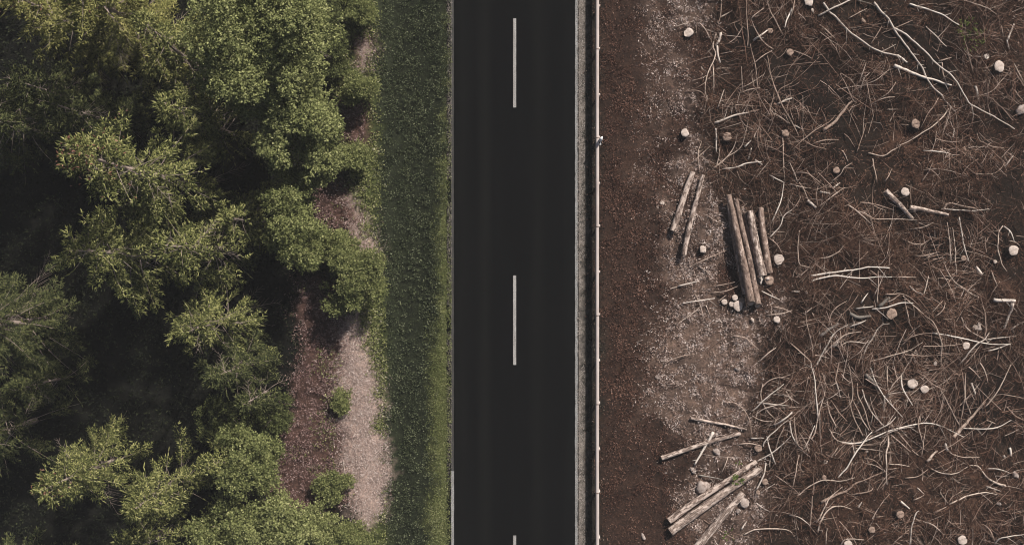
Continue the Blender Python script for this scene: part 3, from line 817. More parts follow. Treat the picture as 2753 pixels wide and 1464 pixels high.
ORG = {'A': (1500, 0), 'B': (2123, 0), 'C': (1500, 490), 'D': (2123, 490), 'E': (1500, 974), 'F': (2123, 974)}
SC = 2.7952
def cp(k, x, y): return (ORG[k][0] + x / SC, ORG[k][1] + y / SC)
STUMPS = [
 ('A', 980, 245, 33, 1, 'bright round stump highest on the pale strip beside the heath'),
 ('A', 953, 998, 30, 1, 'bright lumpy stump on the pale strip right of the reflector post'),
 ('A', 1275, 1027, 33, 0, 'brown angular stump under sticks right of the bright lumpy stump'),
 ('A', 1595, 232, 20, 0, 'small brown stump at the end of a thick stick, upper middle'),
 ('A', 1745, 393, 26, 0, 'dull brown stump in dark twigs, upper middle of the clearcut'),
 ('A', 1712, 1003, 26, 0, 'frayed brown stump crossed by a stick, left of centre clearcut'),
 ('B', 143, 8, 36, 1, 'pale stump cut by the top edge of the photo'),
 ('B', 1575, 500, 41, 1, 'big jagged pale stump by the upper right corner'),
 ('B', 945, 932, 34, 0, 'dull reddish stump below the crossed long boughs'),
 ('B', 350, 1280, 25, 0, 'small dull stump left of the leaning thick log'),
 ('C', 1090, 503, 26, 1, 'small bright stump between the two thin logs and the log pile'),
 ('C', 1660, 580, 39, 1, 'large brown ringed stump right of the log pile'),
 ('C', 1642, 1030, 27, 1, 'bright stump below the log pile at the brush edge'),
 ('C', 1588, 738, 34, 0, 'stump with a pale chip at the foot of the log pile'),
 ('D', 868, 72, 30, 1, 'pale pointed stump above the two blunt logs'),
 ('D', 1683, 510, 37, 1, 'bright round stump close to the right edge'),
 ('D', 1328, 1225, 27, 1, 'notched pale stump under the star of branches'),
 ('D', 1545, 597, 14, 1, 'tiny pale stump left of the bright round stump at the right edge'),
 ('D', 1305, 570, 20, 0, 'dull small stump right of the dark upright twigs'),
 ('D', 770, 985, 38, 0, 'mossy brown stump beside the grey rotten chunk'),
 ('E', 1555, 895, 22, 0, 'brown stump right of the slanted log pair'),
 ('E', 1505, 645, 27, 0, 'brown stump under sticks above the slanted log pair'),
 ('E', 1503, 976, 17, 0, 'tiny stump at the foot of two pale sticks near the slanted pair'),
 ('F', 925, 160, 38, 1, 'left and larger one of the twin stumps'),
 ('F', 1015, 200, 31, 1, 'right and smaller one of the twin stumps'),
 ('F', 1300, 1333, 35, 1, 'pale ringed stump near the bottom edge at right'),
 ('F', 260, 865, 19, 0, 'dull small stump at the bend of a thin arched branch, bottom'),
 ('F', 830, 1140, 30, 0, 'sandy brown stump in the lower middle of the clearcut'),
 ('F', 620, 1255, 25, 0, 'pale brown stump left of the lowest upright stick'),
 ('F', 440, 1365, 30, 1, 'pale stump cut by the bottom edge'),
]
for k, x, y, r, fr, lab in STUMPS:
    px, py = cp(k, x, y)
    make_stump(px, py, r / SC, fr, lab)

# wood discs, chips and stones
def make_block(name, px, py, sx, sy_, h, mat, label, cat, group=None, rot=None, lift=0.0, face=None):
    """an irregular chunk of wood or stone, rounded and knobbly"""
    T = at(px, py, h / 2 + lift)
    n = 11
    th = np.linspace(0, np.pi, 7)[1:-1]; a = np.sort(np.linspace(0, 2 * np.pi, 9, endpoint=False) + rng.normal(0, .12, 9))
    ph = rng.random() * 30
    V = [[0, 0, .5]]
    for t in th:
        for q in a:
            k = 1 + 0.9 * (float(vnoise(math.cos(q) * 1.6 + ph, math.sin(q) * 1.6 + math.cos(t) * 1.2, 4)) - .5)
            ct = math.copysign(abs(math.cos(t)) ** .35, math.cos(t)); st = math.sin(t) ** .40
            V.append([.5 * st * math.cos(q) * k, .5 * st * math.sin(q) * k, .5 * ct * (0.85 + .3 * k - .3)])
    V.append([0, 0, -.45])
    V = np.array(V) * [sx * MPP, sy_ * MPP, h]
    m_ = len(a); mb = MB()
    q = np.arange(m_); q1 = (q + 1) % m_
    rows = len(th)
    mb.add(V, np.concatenate([np.stack([1 + r * m_ + q, 1 + (r + 1) * m_ + q, 1 + (r + 1) * m_ + q1, 1 + r * m_ + q1], 1) for r in range(rows - 1)]))
    mb.f.append(np.stack([np.zeros(m_, int), 1 + q, 1 + q1], 1)); mb.m.append(np.zeros(m_, np.int32))
    last = len(V) - 1
    mb.f.append(np.stack([np.full(m_, last), 1 + (rows - 1) * m_ + q1, 1 + (rows - 1) * m_ + q], 1)); mb.m.append(np.zeros(m_, np.int32))
    o = mb.build(name, M[mat], None, False)
    o.location = T
    o.rotation_euler = (rng.normal(0, .08), rng.normal(0, .08), rot if rot is not None else rng.random() * 6)
    tag(o, label, cat, group)
    return o

for px, py, r, lab, lf in [(1947.5, 811, 8, 'small pale wood disc leftmost in the disc heap', .0), (1968, 817, 8, 'pale wood disc between its left and big neighbours in the heap', .02),
                       (1984, 822, 13.5, 'biggest pale wood disc of the heap below the log pile', .06), (1976, 800, 8, 'upper pale wood disc of the heap near the long log', .03), (2002, 832, 6.5, 'small brownish wood disc at the right of the heap', .0),
                       (1994, 808, 9, 'dull brown wood disc behind the biggest disc', .0)]:
    make_stump(px, py, r, 'brown' not in lab, lab, 0.13 + lf, 'sawn wood discs heaped below the log pile', 'wood disc', 'wood_disc', 0.2)
for k, x, y, sx, s_y, h, mat, lab, cat, rot in [
    ('C', 1572, 724, 12, 9, .35, 'cut', 'white wood chip lying on the stump at the pile foot', 'wood chip', .1),
    ('C', 1528, 732, 12, 22, .12, 'branch_pale', 'pale wedge of wood at the end of the third pile log', 'wood chip', -.2),
    ('C', 1462, 1035, 11, 12, .12, 'cut', 'little pale block in the straw below the wood discs', 'wood chip', None),
    ('C', 785, 155, 10, 12, .06, 'cut', 'pale chip on the heath left of the two thin logs', 'wood chip', None),
    ('A', 972, 568, 7, 7, .06, 'cut', 'tiny white chip between the two verge stumps', 'wood chip', None),
    ('A', 1085, 515, 14, 5, .05, 'cut', 'pale splinter slanting right of the tiny white chip', 'wood chip', -.9),
    ('B', 550, 158, 11, 17, .16, 'cut_old', 'small pale wedge between the long sagging boughs', 'wood chip', .5),
    ('B', 1475, 425, 14, 17, .10, 'branch_pale', 'pale chunk left of the big jagged stump', 'wood chip', -.3),
    ('B', 1312, 1118, 12, 12, .12, 'cut_old', 'small round brownish chunk in the right upper clearcut', 'wood chip', None),
    ('B', 1738, 828, 34, 28, .16, 'stone', 'white rubble lump at the right edge', 'stone', .4),
    ('B', 172, 80, 7, 11, .08, 'cut', 'little white chip right of the top edge stump', 'wood chip', .3),
    ('D', 1405, 1092, 30, 13, .10, 'cut', 'bright split shard above the star of branches', 'wood chip', -.2),
    ('D', 1424, 1072, 9, 18, .10, 'cut', 'short upright tip of the bright split shard', 'wood chip', -.4),
    ('D', 45, 818, 22, 6, .06, 'cut', 'flat pale splinter right of the ringed stump', 'wood chip', .0),
    ('D', 125, 825, 12, 7, .06, 'cut', 'short pale splinter left of the long peeled pair', 'wood chip', -.7),
    ('D', 1385, 803, 8, 5, .05, 'cut', 'tiny white chip above the arm of the long bent branch', 'wood chip', .6),
    ('D', 1210, 818, 16, 12, .08, 'cut_old', 'dull chunk left of the tiny white chip', 'wood chip', None),
    ('E', 1072, 940, 27, 34, .34, 'stone', 'large pale stone touching the upper log of the slanted pair', 'stone', .3),
    ('E', 1112, 925, 20, 30, .18, 'stone', 'dull flat stone tucked between large pale stone and log', 'stone', .5),
    ('E', 1400, 1052, 26, 30, .26, 'stone', 'pale square block right of the ribbed log', 'stone', .3),
    ('E', 1195, 672, 24, 17, .10, 'stone', 'flat pale stone below the slim ribbed log', 'stone', -.4),
    ('E', 1355, 1112, 11, 14, .14, 'stone', 'small pale stone below the square block', 'stone', None),
    ('E', 640, 1305, 9, 20, .08, 'stone', 'narrow white stone on the heath near the bottom edge', 'stone', .5),
    ('E', 750, 110, 17, 10, .07, 'stone', 'flat pale stone at the left edge of the straw', 'stone', -.3),
    ('E', 1350, 45, 15, 14, .10, 'stone', 'bright stone in the straw above the two poles', 'stone', None),
    ('E', 1015, 805, 20, 14, .08, 'stone', 'pale stone in sand below the pale plank', 'stone', -.6),
    ('F', 1697, 842, 13, 18, .16, 'stone', 'pale stone right of the lowest peeled snag', 'stone', .4),
    ('F', 1572, 1060, 9, 12, .08, 'stone', 'small pale stone in the lower right', 'stone', None),
    ('F', 580, 666, 9, 6, .05, 'cut', 'white chip below the long arching bough', 'wood chip', None),
    ('F', 270, 745, 12, 9, .07, 'cut', 'pale chip above the small dull bottom stump', 'wood chip', .4),
    ('F', 1610, 700, 6, 9, .06, 'cut', 'little white chip in the dark right side', 'wood chip', None),
    ('F', 1095, 5, 12, 9, .10, 'cut', 'pale chip above and right of the twin stumps', 'wood chip', None)]:
    px, py = cp(k, x, y)
    make_block('stone' if cat == 'stone' else 'wood_chip', px, py, sx, s_y, h, mat, lab, cat, None, rot)

# ------------------------------------------------------------------ branches and poles left by the felling, each traced on its own
# crop | start width, end width, material letter | x,y x,y ...
BR = """
A 7 5|885,200 945,180 1020,158
A 8 5|1060,165 1110,225 1150,300
A 8 6|1042,250 1038,210 1045,170
A 22 17 p|1225,240 1210,300 1185,342
A 17 15 p|1193,345 1200,400 1217,470
A 10 8|1190,250 1165,340 1185,400 1170,460 1135,530 1110,620 1108,690 1125,750
A 7 5|1165,480 1172,580 1172,700
A 6 8|960,690 1020,678 1085,695 1120,760
A 7 5|1230,0 1225,100 1200,200
A 12 9|1225,130 1310,82
A 9 6|1500,660 1490,530 1470,430 1445,330
A 6 5|1355,665 1440,630 1555,555
A 11 8|1750,900 1690,800 1640,680 1600,560 1575,420
A 19 13 p|1180,925 1260,895 1350,860 1430,845
A 9 6|1440,840 1540,815
A 15 12 p|1650,780 1700,758 1760,738
A 14 10 p|1185,960 1190,1050 1190,1140
A 8 6|1425,350 1430,250 1420,130 1415,0
A 8 6|1620,370 1550,320 1500,250 1455,150
A 15 11 p|1465,305 1520,270 1575,228
A 9 6|1450,145 1480,110 1550,60
A 9 6|1690,260 1640,160 1600,90 1570,0
A 13 8 p|1760,60 1720,150 1705,210
A 8 10 p|1710,90 1722,140
A 9 6|1065,1285 1055,1150 1080,1065
A 9 6|1170,1260 1250,1200 1320,1110 1350,1000
A 7 5|1165,1270 1270,1180 1370,1110 1410,1000 1430,900
A 10 12 p|1240,1270 1350,1255 1420,1225 1530,1215
A 13 10 p|1400,1105 1455,1050
A 14 10 p|1430,1195 1455,1110
A 8 6|1190,1260 1210,1180 1215,1110
A 9 7|1690,980 1695,1100 1695,1200 1705,1370
A 15 12 p|1480,1200 1540,1240
A 9 8 p|1590,1315 1650,1345 1700,1372
A 9 6|1550,910 1600,800 1625,700
A 8 6|1590,780 1605,870 1615,930
A 8 6|1200,810 1225,740 1250,670
A 7 5|1245,850 1290,790 1320,740
A 8 6|1360,700 1450,670 1520,660
A 7 5|1620,850 1690,890 1730,930
A 9 7|1470,480 1540,420 1610,380
A 7 5|1000,1230 1060,1175 1140,1100
A 7 5|1490,1335 1540,1270 1600,1195
A 6 5|1500,1090 1545,1190
A 7 5|1640,760 1660,680 1720,640 1760,625
A 6 5|1275,330 1340,280 1390,200
A 6 5|1185,515 1295,512
A 6 5|1390,690 1380,500
A 6 5|1475,670 1455,530
A 8 6|1305,850 1312,770
A 6 5|1440,870 1410,760
B 16 17 p|250,20 300,90 340,120 400,190 450,240 520,290 600,345 680,385 760,410 822,422
B 22 14 p|812,418 850,445 885,470
B 14 12 p|215,122 330,60 462,-4
B 19 12 p|635,20 700,100 770,185 800,240 850,310 910,390 960,460 1000,520 1030,590 1080,660 1140,710 1170,760 1240,835
B 16 8 p|790,215 860,250 930,305 1000,370 1060,430 1130,500 1200,550 1250,610 1290,670 1350,775 1430,820 1560,890 1690,970
B 28 15 p|790,495 880,530 1000,575 1100,605 1215,640
B 15 8 p|900,30 1000,60 1090,90 1170,120 1220,155 1275,190
B 10 8 g|500,0 580,20 640,45
B 7 7|690,250 780,215 860,180 925,152
B 7 9 p|1025,200 1080,250 1130,300 1180,350
B 9 6|1375,545 1360,470 1340,390 1315,300
B 11 9|1120,460 1220,432
B 8 10|1145,470 1155,560 1185,630
B 19 17 p|1395,645 1412,720
B 7 5|1412,720 1430,780
B 11 9|225,185 290,240 345,295
B 8 6|500,775 470,740 430,650 380,550
B 7 5|525,620 545,560 575,470
B 9 6|530,680 560,590 605,545
B 6 5|545,640 650,600 750,520
B 8 6|660,750 740,700 800,615
B 7 9|600,790 700,740 790,728
B 24 15|250,980 340,910 420,810 470,760
B 8 6|280,930 190,980 100,1050 30,1120
B 8 7|100,1050 180,1095 275,1118
B 9 7|185,1075 280,1050 370,1050
B 8 6|395,1130 440,1215
B 7 5|505,1140 540,1040 575,930
B 7 5|410,1005 450,1040 490,1105
B 9 7|1115,735 1080,800 1030,870 985,965
B 10 9|1195,815 1150,880 1080,945 1000,995 900,1060 815,1095
B 10 7|590,1150 700,1170 770,1130 830,1100
B 10 8|625,1190 635,1270 655,1370
B 9 6|715,1365 770,1265
B 8 8 p|1000,1130 1100,1138 1195,1150
B 8 6|1065,1150 1095,1060 1105,980
B 9 6|750,915 795,840
B 13 9 p|1225,1030 1240,965
B 8 8|1435,1060 1520,1100 1610,1112
B 11 8 p|1620,1245 1680,1170
B 6 7|1375,1300 1480,1310 1560,1290 1620,1220
B 6 5|1280,1330 1340,1250 1420,1190
B 7 6|310,1365 380,1310 410,1260 465,1225
B 9 7|60,1365 30,1290 0,1220
B 7 6|50,1295 130,1300 190,1340 230,1370
B 9 7|1690,480 1730,560 1760,620
B 7 5|1640,550 1580,620 1510,690 1380,730
B 7 5|1655,560 1662,655
B 8 6|1686,670 1750,750
B 18 13 p|1640,300 1690,180
B 15 12 p|1630,300 1648,370
B 8 6|1590,190 1605,270
B 9 6|1280,0 1400,30 1490,60 1560,110
B 8 6|610,330 670,240 690,200
B 8 6|0,890 40,960 70,1020
B 10 7 p|35,940 95,972
B 7 5|440,140 510,100 580,65
B 6 6|15,375 100,405 170,440
B 11 8|0,140 25,70 40,0
B 6 5|830,935 900,940 970,970
B 10 8|735,820 810,820
B 8 6|1025,1260 1085,1290 1140,1350
B 9 6|995,1365 1045,1290 1080,1210
C 10 8 p|1600,305 1650,200 1680,120 1700,0
C 10 7 p|1590,415 1670,330 1700,250 1760,205
C 9 7|980,640 1060,600 1150,560 1265,510
C 12 9 p|905,780 980,760 1060,742
C 7 5|845,795 905,785
C 9 10 p|930,910 1040,890 1180,870
C 8 6|1180,780 1260,765 1330,748
C 8 6|1150,830 1260,815 1350,780
C 8 6|1205,895 1265,845
C 7 5|1010,680 1060,710 1110,740
C 7 5|1040,625 1100,655 1150,700
C 8 6|1130,250 1180,290 1240,312
C 8 6|895,1065 970,1010 1040,960 1110,880
C 7 5|1035,840 1075,940 1095,1040
C 7 5|1110,915 1150,1020
C 10 7 p|1530,815 1600,850 1665,880
C 7 6|1570,800 1650,870
C 8 8|800,1365 870,1325 950,1300 1030,1290
C 9 8|1320,1155 1400,1165 1460,1210 1510,1255
C 8 7|1570,995 1680,985 1760,960
C 9 7|1620,935 1700,950 1760,980
C 9 8|1510,1345 1570,1290 1640,1240
C 10 7|1375,195 1420,160
C 9 7|1505,120 1540,80 1555,40
C 6 5|1600,370 1710,372
C 8 6|1590,420 1650,470 1690,540
D 9 8|70,0 110,60 140,135
D 26 20 p|138,138 200,190
D 19 13 p|228,68 305,84
D 9 11|215,185 290,130 360,75 415,40
D 8 6|0,8 80,32 160,45
D 8 6|160,65 240,40 320,0
D 13 10 p|320,45 378,2
D 8 6|245,10 290,50
D 15 9|1150,205 1185,160 1230,160 1300,178 1410,200
D 11 8 p|1140,200 1260,208 1380,212 1500,200
D 14 10 p|160,700 300,680 420,665 520,650 600,637 750,642
D 13 9 p|165,740 260,712 350,700 440,712 560,720 660,708 770,710
D 7 6|770,710 950,712
D 9 6|470,650 520,590 590,520
D 9 6|465,705 470,640
D 9 7|657,905 668,780 665,660
D 9 6|635,850 680,760 715,680
D 7 5|370,810 420,740 470,680
D 28 20 g|670,930 755,865
D 34 20 g|455,990 530,1010 610,1000
D 13 9 p|500,950 560,940 630,930
D 12 9 p|620,950 720,940 830,905 930,905
D 10 7|720,840 790,840 830,835 900,860 970,920
D 9 7|700,900 760,890 830,840
D 13 9 p|450,1085 520,1060 575,1035
D 8 10|865,870 880,960 900,1050
D 9 6|850,850 950,940 1030,1010
D 13 9|1138,1370 1145,1230 1120,1130 1080,1050 1030,1010
D 8 6|1055,990 1110,930 1150,890
D 8 6|1090,1010 1150,960 1175,900
D 9 6|840,1225 900,1170 980,1140 1080,1130
D 12 9 p|1070,1130 1200,1150 1300,1170 1400,1195 1530,1215 1660,1215
D 10 8|1290,1010 1320,1080 1380,1130 1470,1180 1500,1205
D 11 8|1465,1160 1475,1080 1470,980 1445,920
D 11 9 p|1470,1180 1560,1168 1690,1155
D 12 9 p|1265,1370 1330,1300 1400,1220 1470,1175 1500,1130
D 9 7|1310,1370 1380,1290 1440,1215
D 10 8 p|1490,1268 1570,1245 1650,1215
D 13 7|1420,860 1340,820 1260,765 1200,690 1165,610 1145,550
D 9 10|1110,720 1160,720 1220,740
D 10 9 p|1275,260 1290,350 1305,450 1330,540 1348,595
D 9 7|1275,260 1255,295
D 9 7|1210,620 1210,560 1200,420 1185,300
D 8 6|1255,700 1245,600 1240,450 1225,340
D 8 8|1600,325 1570,380 1565,460 1580,560 1600,620 1635,670
D 10 10 p|1610,330 1660,370 1690,445
D 8 8|1650,440 1700,450 1730,475
D 28 24 p|1400,630 1442,690
D 8 6|1515,660 1560,780
D 9 6|1510,840 1580,740
D 30 27 p|1530,880 1692,886
D 27 18 p|1680,910 1650,1000 1615,1095
D 12 9 p|1660,1105 1710,1070 1760,1045
D 12 9 p|205,1370 230,1310 290,1210 350,1120 440,1070
D 11 8|240,1310 330,1210 430,1140 540,1120
D 26 22 p|318,1232 367,1193
D 26 18 g|228,1150 300,1100 370,1060
D 9 6|290,1080 310,990 360,930 430,890
D 11 8 p|540,1370 560,1290 610,1190 680,1080 750,1060
D 9 7|600,1345 700,1320 800,1290 900,1260 1000,1200
D 9 7|365,1240 430,1200 490,1195 560,1205 610,1190
D 8 6|700,1060 705,960
D 8 6|75,360 65,450 70,600 120,630 170,640
D 9 7|220,568 290,562 370,520 410,470
D 9 7 p|270,435 335,405
D 10 7|530,150 640,165 780,205
D 10 7|440,170 500,210 560,260 610,310
D 8 6|500,215 560,230 630,270
D 8 6|600,275 780,275 960,285
D 9 6|905,350 1000,338 1080,300
D 9 7|945,295 1050,340
D 8 6|840,420 930,460 1010,460
D 8 6|980,480 1050,430
D 9 7|935,550 1020,550 1085,530
D 9 7|1005,840 1025,780 1045,700
D 11 8 p|900,775 950,820 1005,840
D 9 6|120,980 165,940
D 8 6|0,220 50,170 85,100
D 12 8 p|535,905 590,830
D 9 6|890,1370 950,1255
D 8 6|955,1260 960,1370
D 8 6|1560,1340 1575,1250
D 11 8|160,1350 80,1270 0,1200
D 9 6|175,1310 170,1220 140,1100 120,960
D 8 6|170,980 210,1050
E 9 7|1250,300 1320,300 1390,345 1430,410 1450,470 1450,570
E 14 12 p|1450,566 1550,568
E 10 8|1360,612 1450,608 1530,625
E 12 8 p|1545,630 1550,600 1600,540 1680,470 1760,410
E 11 8 p|1500,740 1590,690 1680,620 1760,540
E 12 8 p|1635,760 1590,640 1570,550
E 11 8|1630,660 1660,560 1700,480
E 10 7|1660,690 1700,580
E 9 8 p|1455,365 1500,330 1560,270 1640,210 1700,160
E 9 6|1470,400 1540,350 1640,320 1700,300 1760,250
E 12 9 p|1500,300 1600,310 1740,325
E 10 8|1540,160 1525,230 1540,300 1590,380 1650,440
E 9 6|1530,190 1580,140 1660,110 1740,120
E 9 7|1460,400 1520,430 1600,440 1680,410
E 11 9|1710,210 1750,270 1765,310
E 15 11 p|1625,470 1690,430 1760,370
E 8 6|1560,530 1600,460 1640,440
E 17 13 p|1740,460 1755,540
E 14 10 p|1490,960 1545,850 1565,755
E 9 8 p|1525,980 1570,945 1630,910
E 9 7|1590,780 1600,690
E 10 8 p|1490,1055 1540,1090 1590,1115
E 10 8|1400,1290 1460,1260 1560,1245 1700,1250 1760,1275
E 13 8 p|1380,1250 1420,1190
E 24 15 p|1172,522 1100,645 1028,767
E 12 7 g|1060,845 1150,860 1240,878
E 6 5|1280,700 1230,830
F 12 9 p|205,430 210,380 200,250 185,100 160,0
F 11 8|165,575 190,530 205,450 230,350 265,230 265,90
F 10 8|370,0 345,120 350,150 300,180
F 9 12 p|350,150 365,200 385,265
F 10 7|390,365 430,340 470,280 475,200 460,90 440,0
F 30 20 g|570,85 620,140 670,200
F 9 12 p|610,40 640,130 690,220 740,290 850,410
F 9 7|735,30 735,150 755,280 780,330
F 10 7|740,275 740,230 790,150 850,80 895,0
F 11 12 p|840,100 850,190 925,320
F 9 9|510,150 515,250 560,340 600,480 625,520
F 9 12 p|545,200 580,300 640,400 720,485
F 9 7|550,550 510,470 470,370 440,230
F 9 7|600,510 570,470 530,390 480,290
F 11 8|345,485 340,460 300,380 280,280
F 9 7|430,440 370,370 310,280
F 10 7 p|640,520 700,485 760,450 800,405
F 12 11 p|380,595 470,605 560,590 640,560 730,520 840,485 960,460 1060,457 1150,480 1220,515 1310,560
F 10 8 p|670,565 760,520 830,495 940,480
F 10 13 p|360,865 430,790 490,690 560,590 620,520
F 9 7|430,810 480,700 540,620 620,545
F 15 10|735,545 745,610 725,700 730,800 732,915
F 9 7|300,500 340,570 400,600
F 10 8|740,450 820,530 880,600 915,640
F 10 8|760,540 830,600 910,670
F 9 7|920,655 960,690 1020,718
F 8 8|975,400 970,480 1005,610
F 9 6|990,700 1005,610 1025,465
F 28 17|1230,560 1290,490 1360,420 1470,290
F 10 8|1470,330 1540,250 1600,150 1665,10
F 10 8 p|1290,490 1420,497 1560,485 1665,432
F 9 7|1665,432 1760,490
F 9 7|1285,480 1305,330 1315,230 1300,70
F 9 7|1275,465 1210,340 1140,210
F 8 7|1360,385 1320,260 1325,80
F 15 12 p|1365,150 1395,240
F 9 7|1000,90 1060,150 1120,185 1180,215
F 11 9|1630,330 1700,400 1760,430
F 8 6|1430,0 1470,70 1490,150
F 9 7|1480,430 1550,460
F 21 18 p|1170,605 1186,660
F 8 6|1190,660 1230,690 1320,712 1430,708
F 21 9|240,1050 350,990 440,955 500,905 600,865 710,820
F 10 8|60,1000 120,950 200,900 280,880 380,890 490,862
F 10 8|200,1200 250,1110 300,1020 400,930
F 13 8|210,1270 240,1180 300,1100 380,1075 470,1100
F 9 8 p|0,1145 70,1160 130,1200 155,1225
F 8 6|150,1230 165,1100 170,1000
F 9 7|150,1230 210,1295
F 9 7|270,1370 275,1280 285,1240
F 19 13 p|838,1045 902,1097
F 14 11 p|515,1085 540,1045
F 12 9 p|905,1370 915,1250 945,1140 970,1110
F 9 7|770,1370 830,1310 900,1250
F 8 6|715,815 640,735 560,715
F 9 6|720,820 650,775 570,755
F 9 7|740,800 820,790
F 8 6|740,760 830,765 900,780
F 8 6|1060,795 1150,830 1250,830 1340,780
F 8 6|870,865 960,855 1040,800
F 20 8|1620,920 1560,905 1480,860 1420,780 1350,770
F 10 7 p|1480,795 1560,797 1650,825
F 9 7|1550,850 1650,855
F 10 7 p|1480,930 1590,965
F 12 8|1200,1060 1290,1020 1400,985 1480,975 1560,990
F 8 6|1190,1060 1230,1000 1300,960
F 10 7|1190,1055 1135,980 1145,945
F 13 9|1080,1125 1180,1080
F 10 7|930,1030 1010,995
F 11 8 p|960,940 1015,990
F 10 7|650,1160 720,1150
F 9 7|460,990 600,965 630,935
F 10 7|1000,1190 1080,1220 1160,1290
F 12 8|1540,1340 1500,1250 1450,1210
F 11 8 p|1540,1370 1580,1320 1680,1300 1760,1290
F 9 7|380,1370 430,1325 560,1330
F 10 7|70,690 50,800 25,930
F 14 9 p|60,620 20,550 0,440
F 9 8|100,650 60,610 40,500 35,410
F 10 9 p|110,645 150,560 190,470
F 9 7|110,680 150,620
F 9 6|0,250 60,240
F 10 7|310,710 370,620
F 7 5|1610,240 1760,265
F 20 14 p|1650,638 1666,702
F 22 12|1030,740 1110,660
"""
LM = [('the log pile', 1975, 640), ('the twin stumps', 2469, 1040), ('the slanted log pair', 1910, 1330), ('the green weed patch', 2620, 95),
      ('the big jagged stump', 2686, 178), ('the two blunt logs', 2450, 560), ('the heap of wood discs', 1985, 815), ('the top edge stump', 2174, 4),
      ('the bright verge stump', 1850, 88), ('the lumpy verge stump', 1841, 357), ('the two thin logs', 1850, 570), ('the bottom right ringed stump', 2588, 1451),
      ('the pale plank pair', 2720, 845), ('the star of branches', 2648, 912), ('the mossy stump', 2398, 842), ('the slim ribbed log', 1930, 1200),
      ('the round right edge stump', 2725, 672), ('the crossed long boughs', 2430, 120), ('the ringed stump by the pile', 2094, 697), ('the bottom edge stump', 2280, 1462)]

def describe(pts, w0, w1, mt):
    P = np.array(pts); L = np.linalg.norm(np.diff(P, axis=0), axis=1).sum() * MPP
    chord = np.linalg.norm(P[-1] - P[0]) * MPP
    size = 'long' if L > 2.6 else 'short' if L < 1.0 else 'mid length'
    thick = 'thick' if w0 > 13 else 'thin' if w0 < 9 else 'slim'
    bend = 'straight' if chord > .985 * L else 'bent' if chord > .93 * L else 'arched'
    d = P[-1] - P[0]
    ang = math.degrees(math.atan2(-d[1], d[0])) % 180
    run = 'level' if ang < 20 or ang > 160 else 'upright' if 70 < ang < 110 else 'rising right' if ang <= 70 else 'rising left'
    c = P.mean(0)
    best = min(LM, key=lambda l: math.hypot(l[1] - c[0], l[2] - c[1]))
    v = c - np.array(best[1:])
    side = ('right of' if v[0] > 0 else 'left of') if abs(v[0]) > abs(v[1]) else ('below' if v[1] > 0 else 'above')
    if np.hypot(*v) < 22: side = 'right by'
    col = {'p': 'pale ', 'g': 'grey '}.get(mt, '')
    noun = 'chunk of wood' if (w0 > 17 and L < 1.0) else 'bough' if w0 > 17 else 'branch'
    return (col, size, thick, bend, noun, run, side, best[0]), math.hypot(*v)

entries = []
for line in BR.strip().splitlines():
    head, tail = line.split('|')
    h = head.split()
    pts = [cp(h[0], *map(float, q.split(','))) for q in tail.split()]
    entries.append((pts, float(h[1]), float(h[2]), h[3] if len(h) > 3 else ''))
bydesc = {}
for i, (pts, a, b_, mt) in enumerate(entries):
    key, dist = describe(pts, a, b_, mt)
    bydesc.setdefault(key, []).append((dist, i))
LABEL = {}
for key, lst in bydesc.items():
    col, size, thick, bend, noun, run, side, lm = key
    lst.sort()
    for n, (dist, i) in enumerate(lst):
        pre = '' if len(lst) == 1 else ('closest ', 'second closest ', 'third closest ', 'fourth closest ', 'fifth closest ')[min(n, 4)]
        pre = pre.replace('second closest', 'second').replace('third closest', 'third').replace('fourth closest', 'fourth').replace('fifth closest', 'fifth')
        LABEL[i] = f'{pre}{size} {thick} {bend} {col}{noun} {run} {side} {lm}'
        if len(LABEL[i].split()) > 16: LABEL[i] = LABEL[i].replace('mid length ', '')

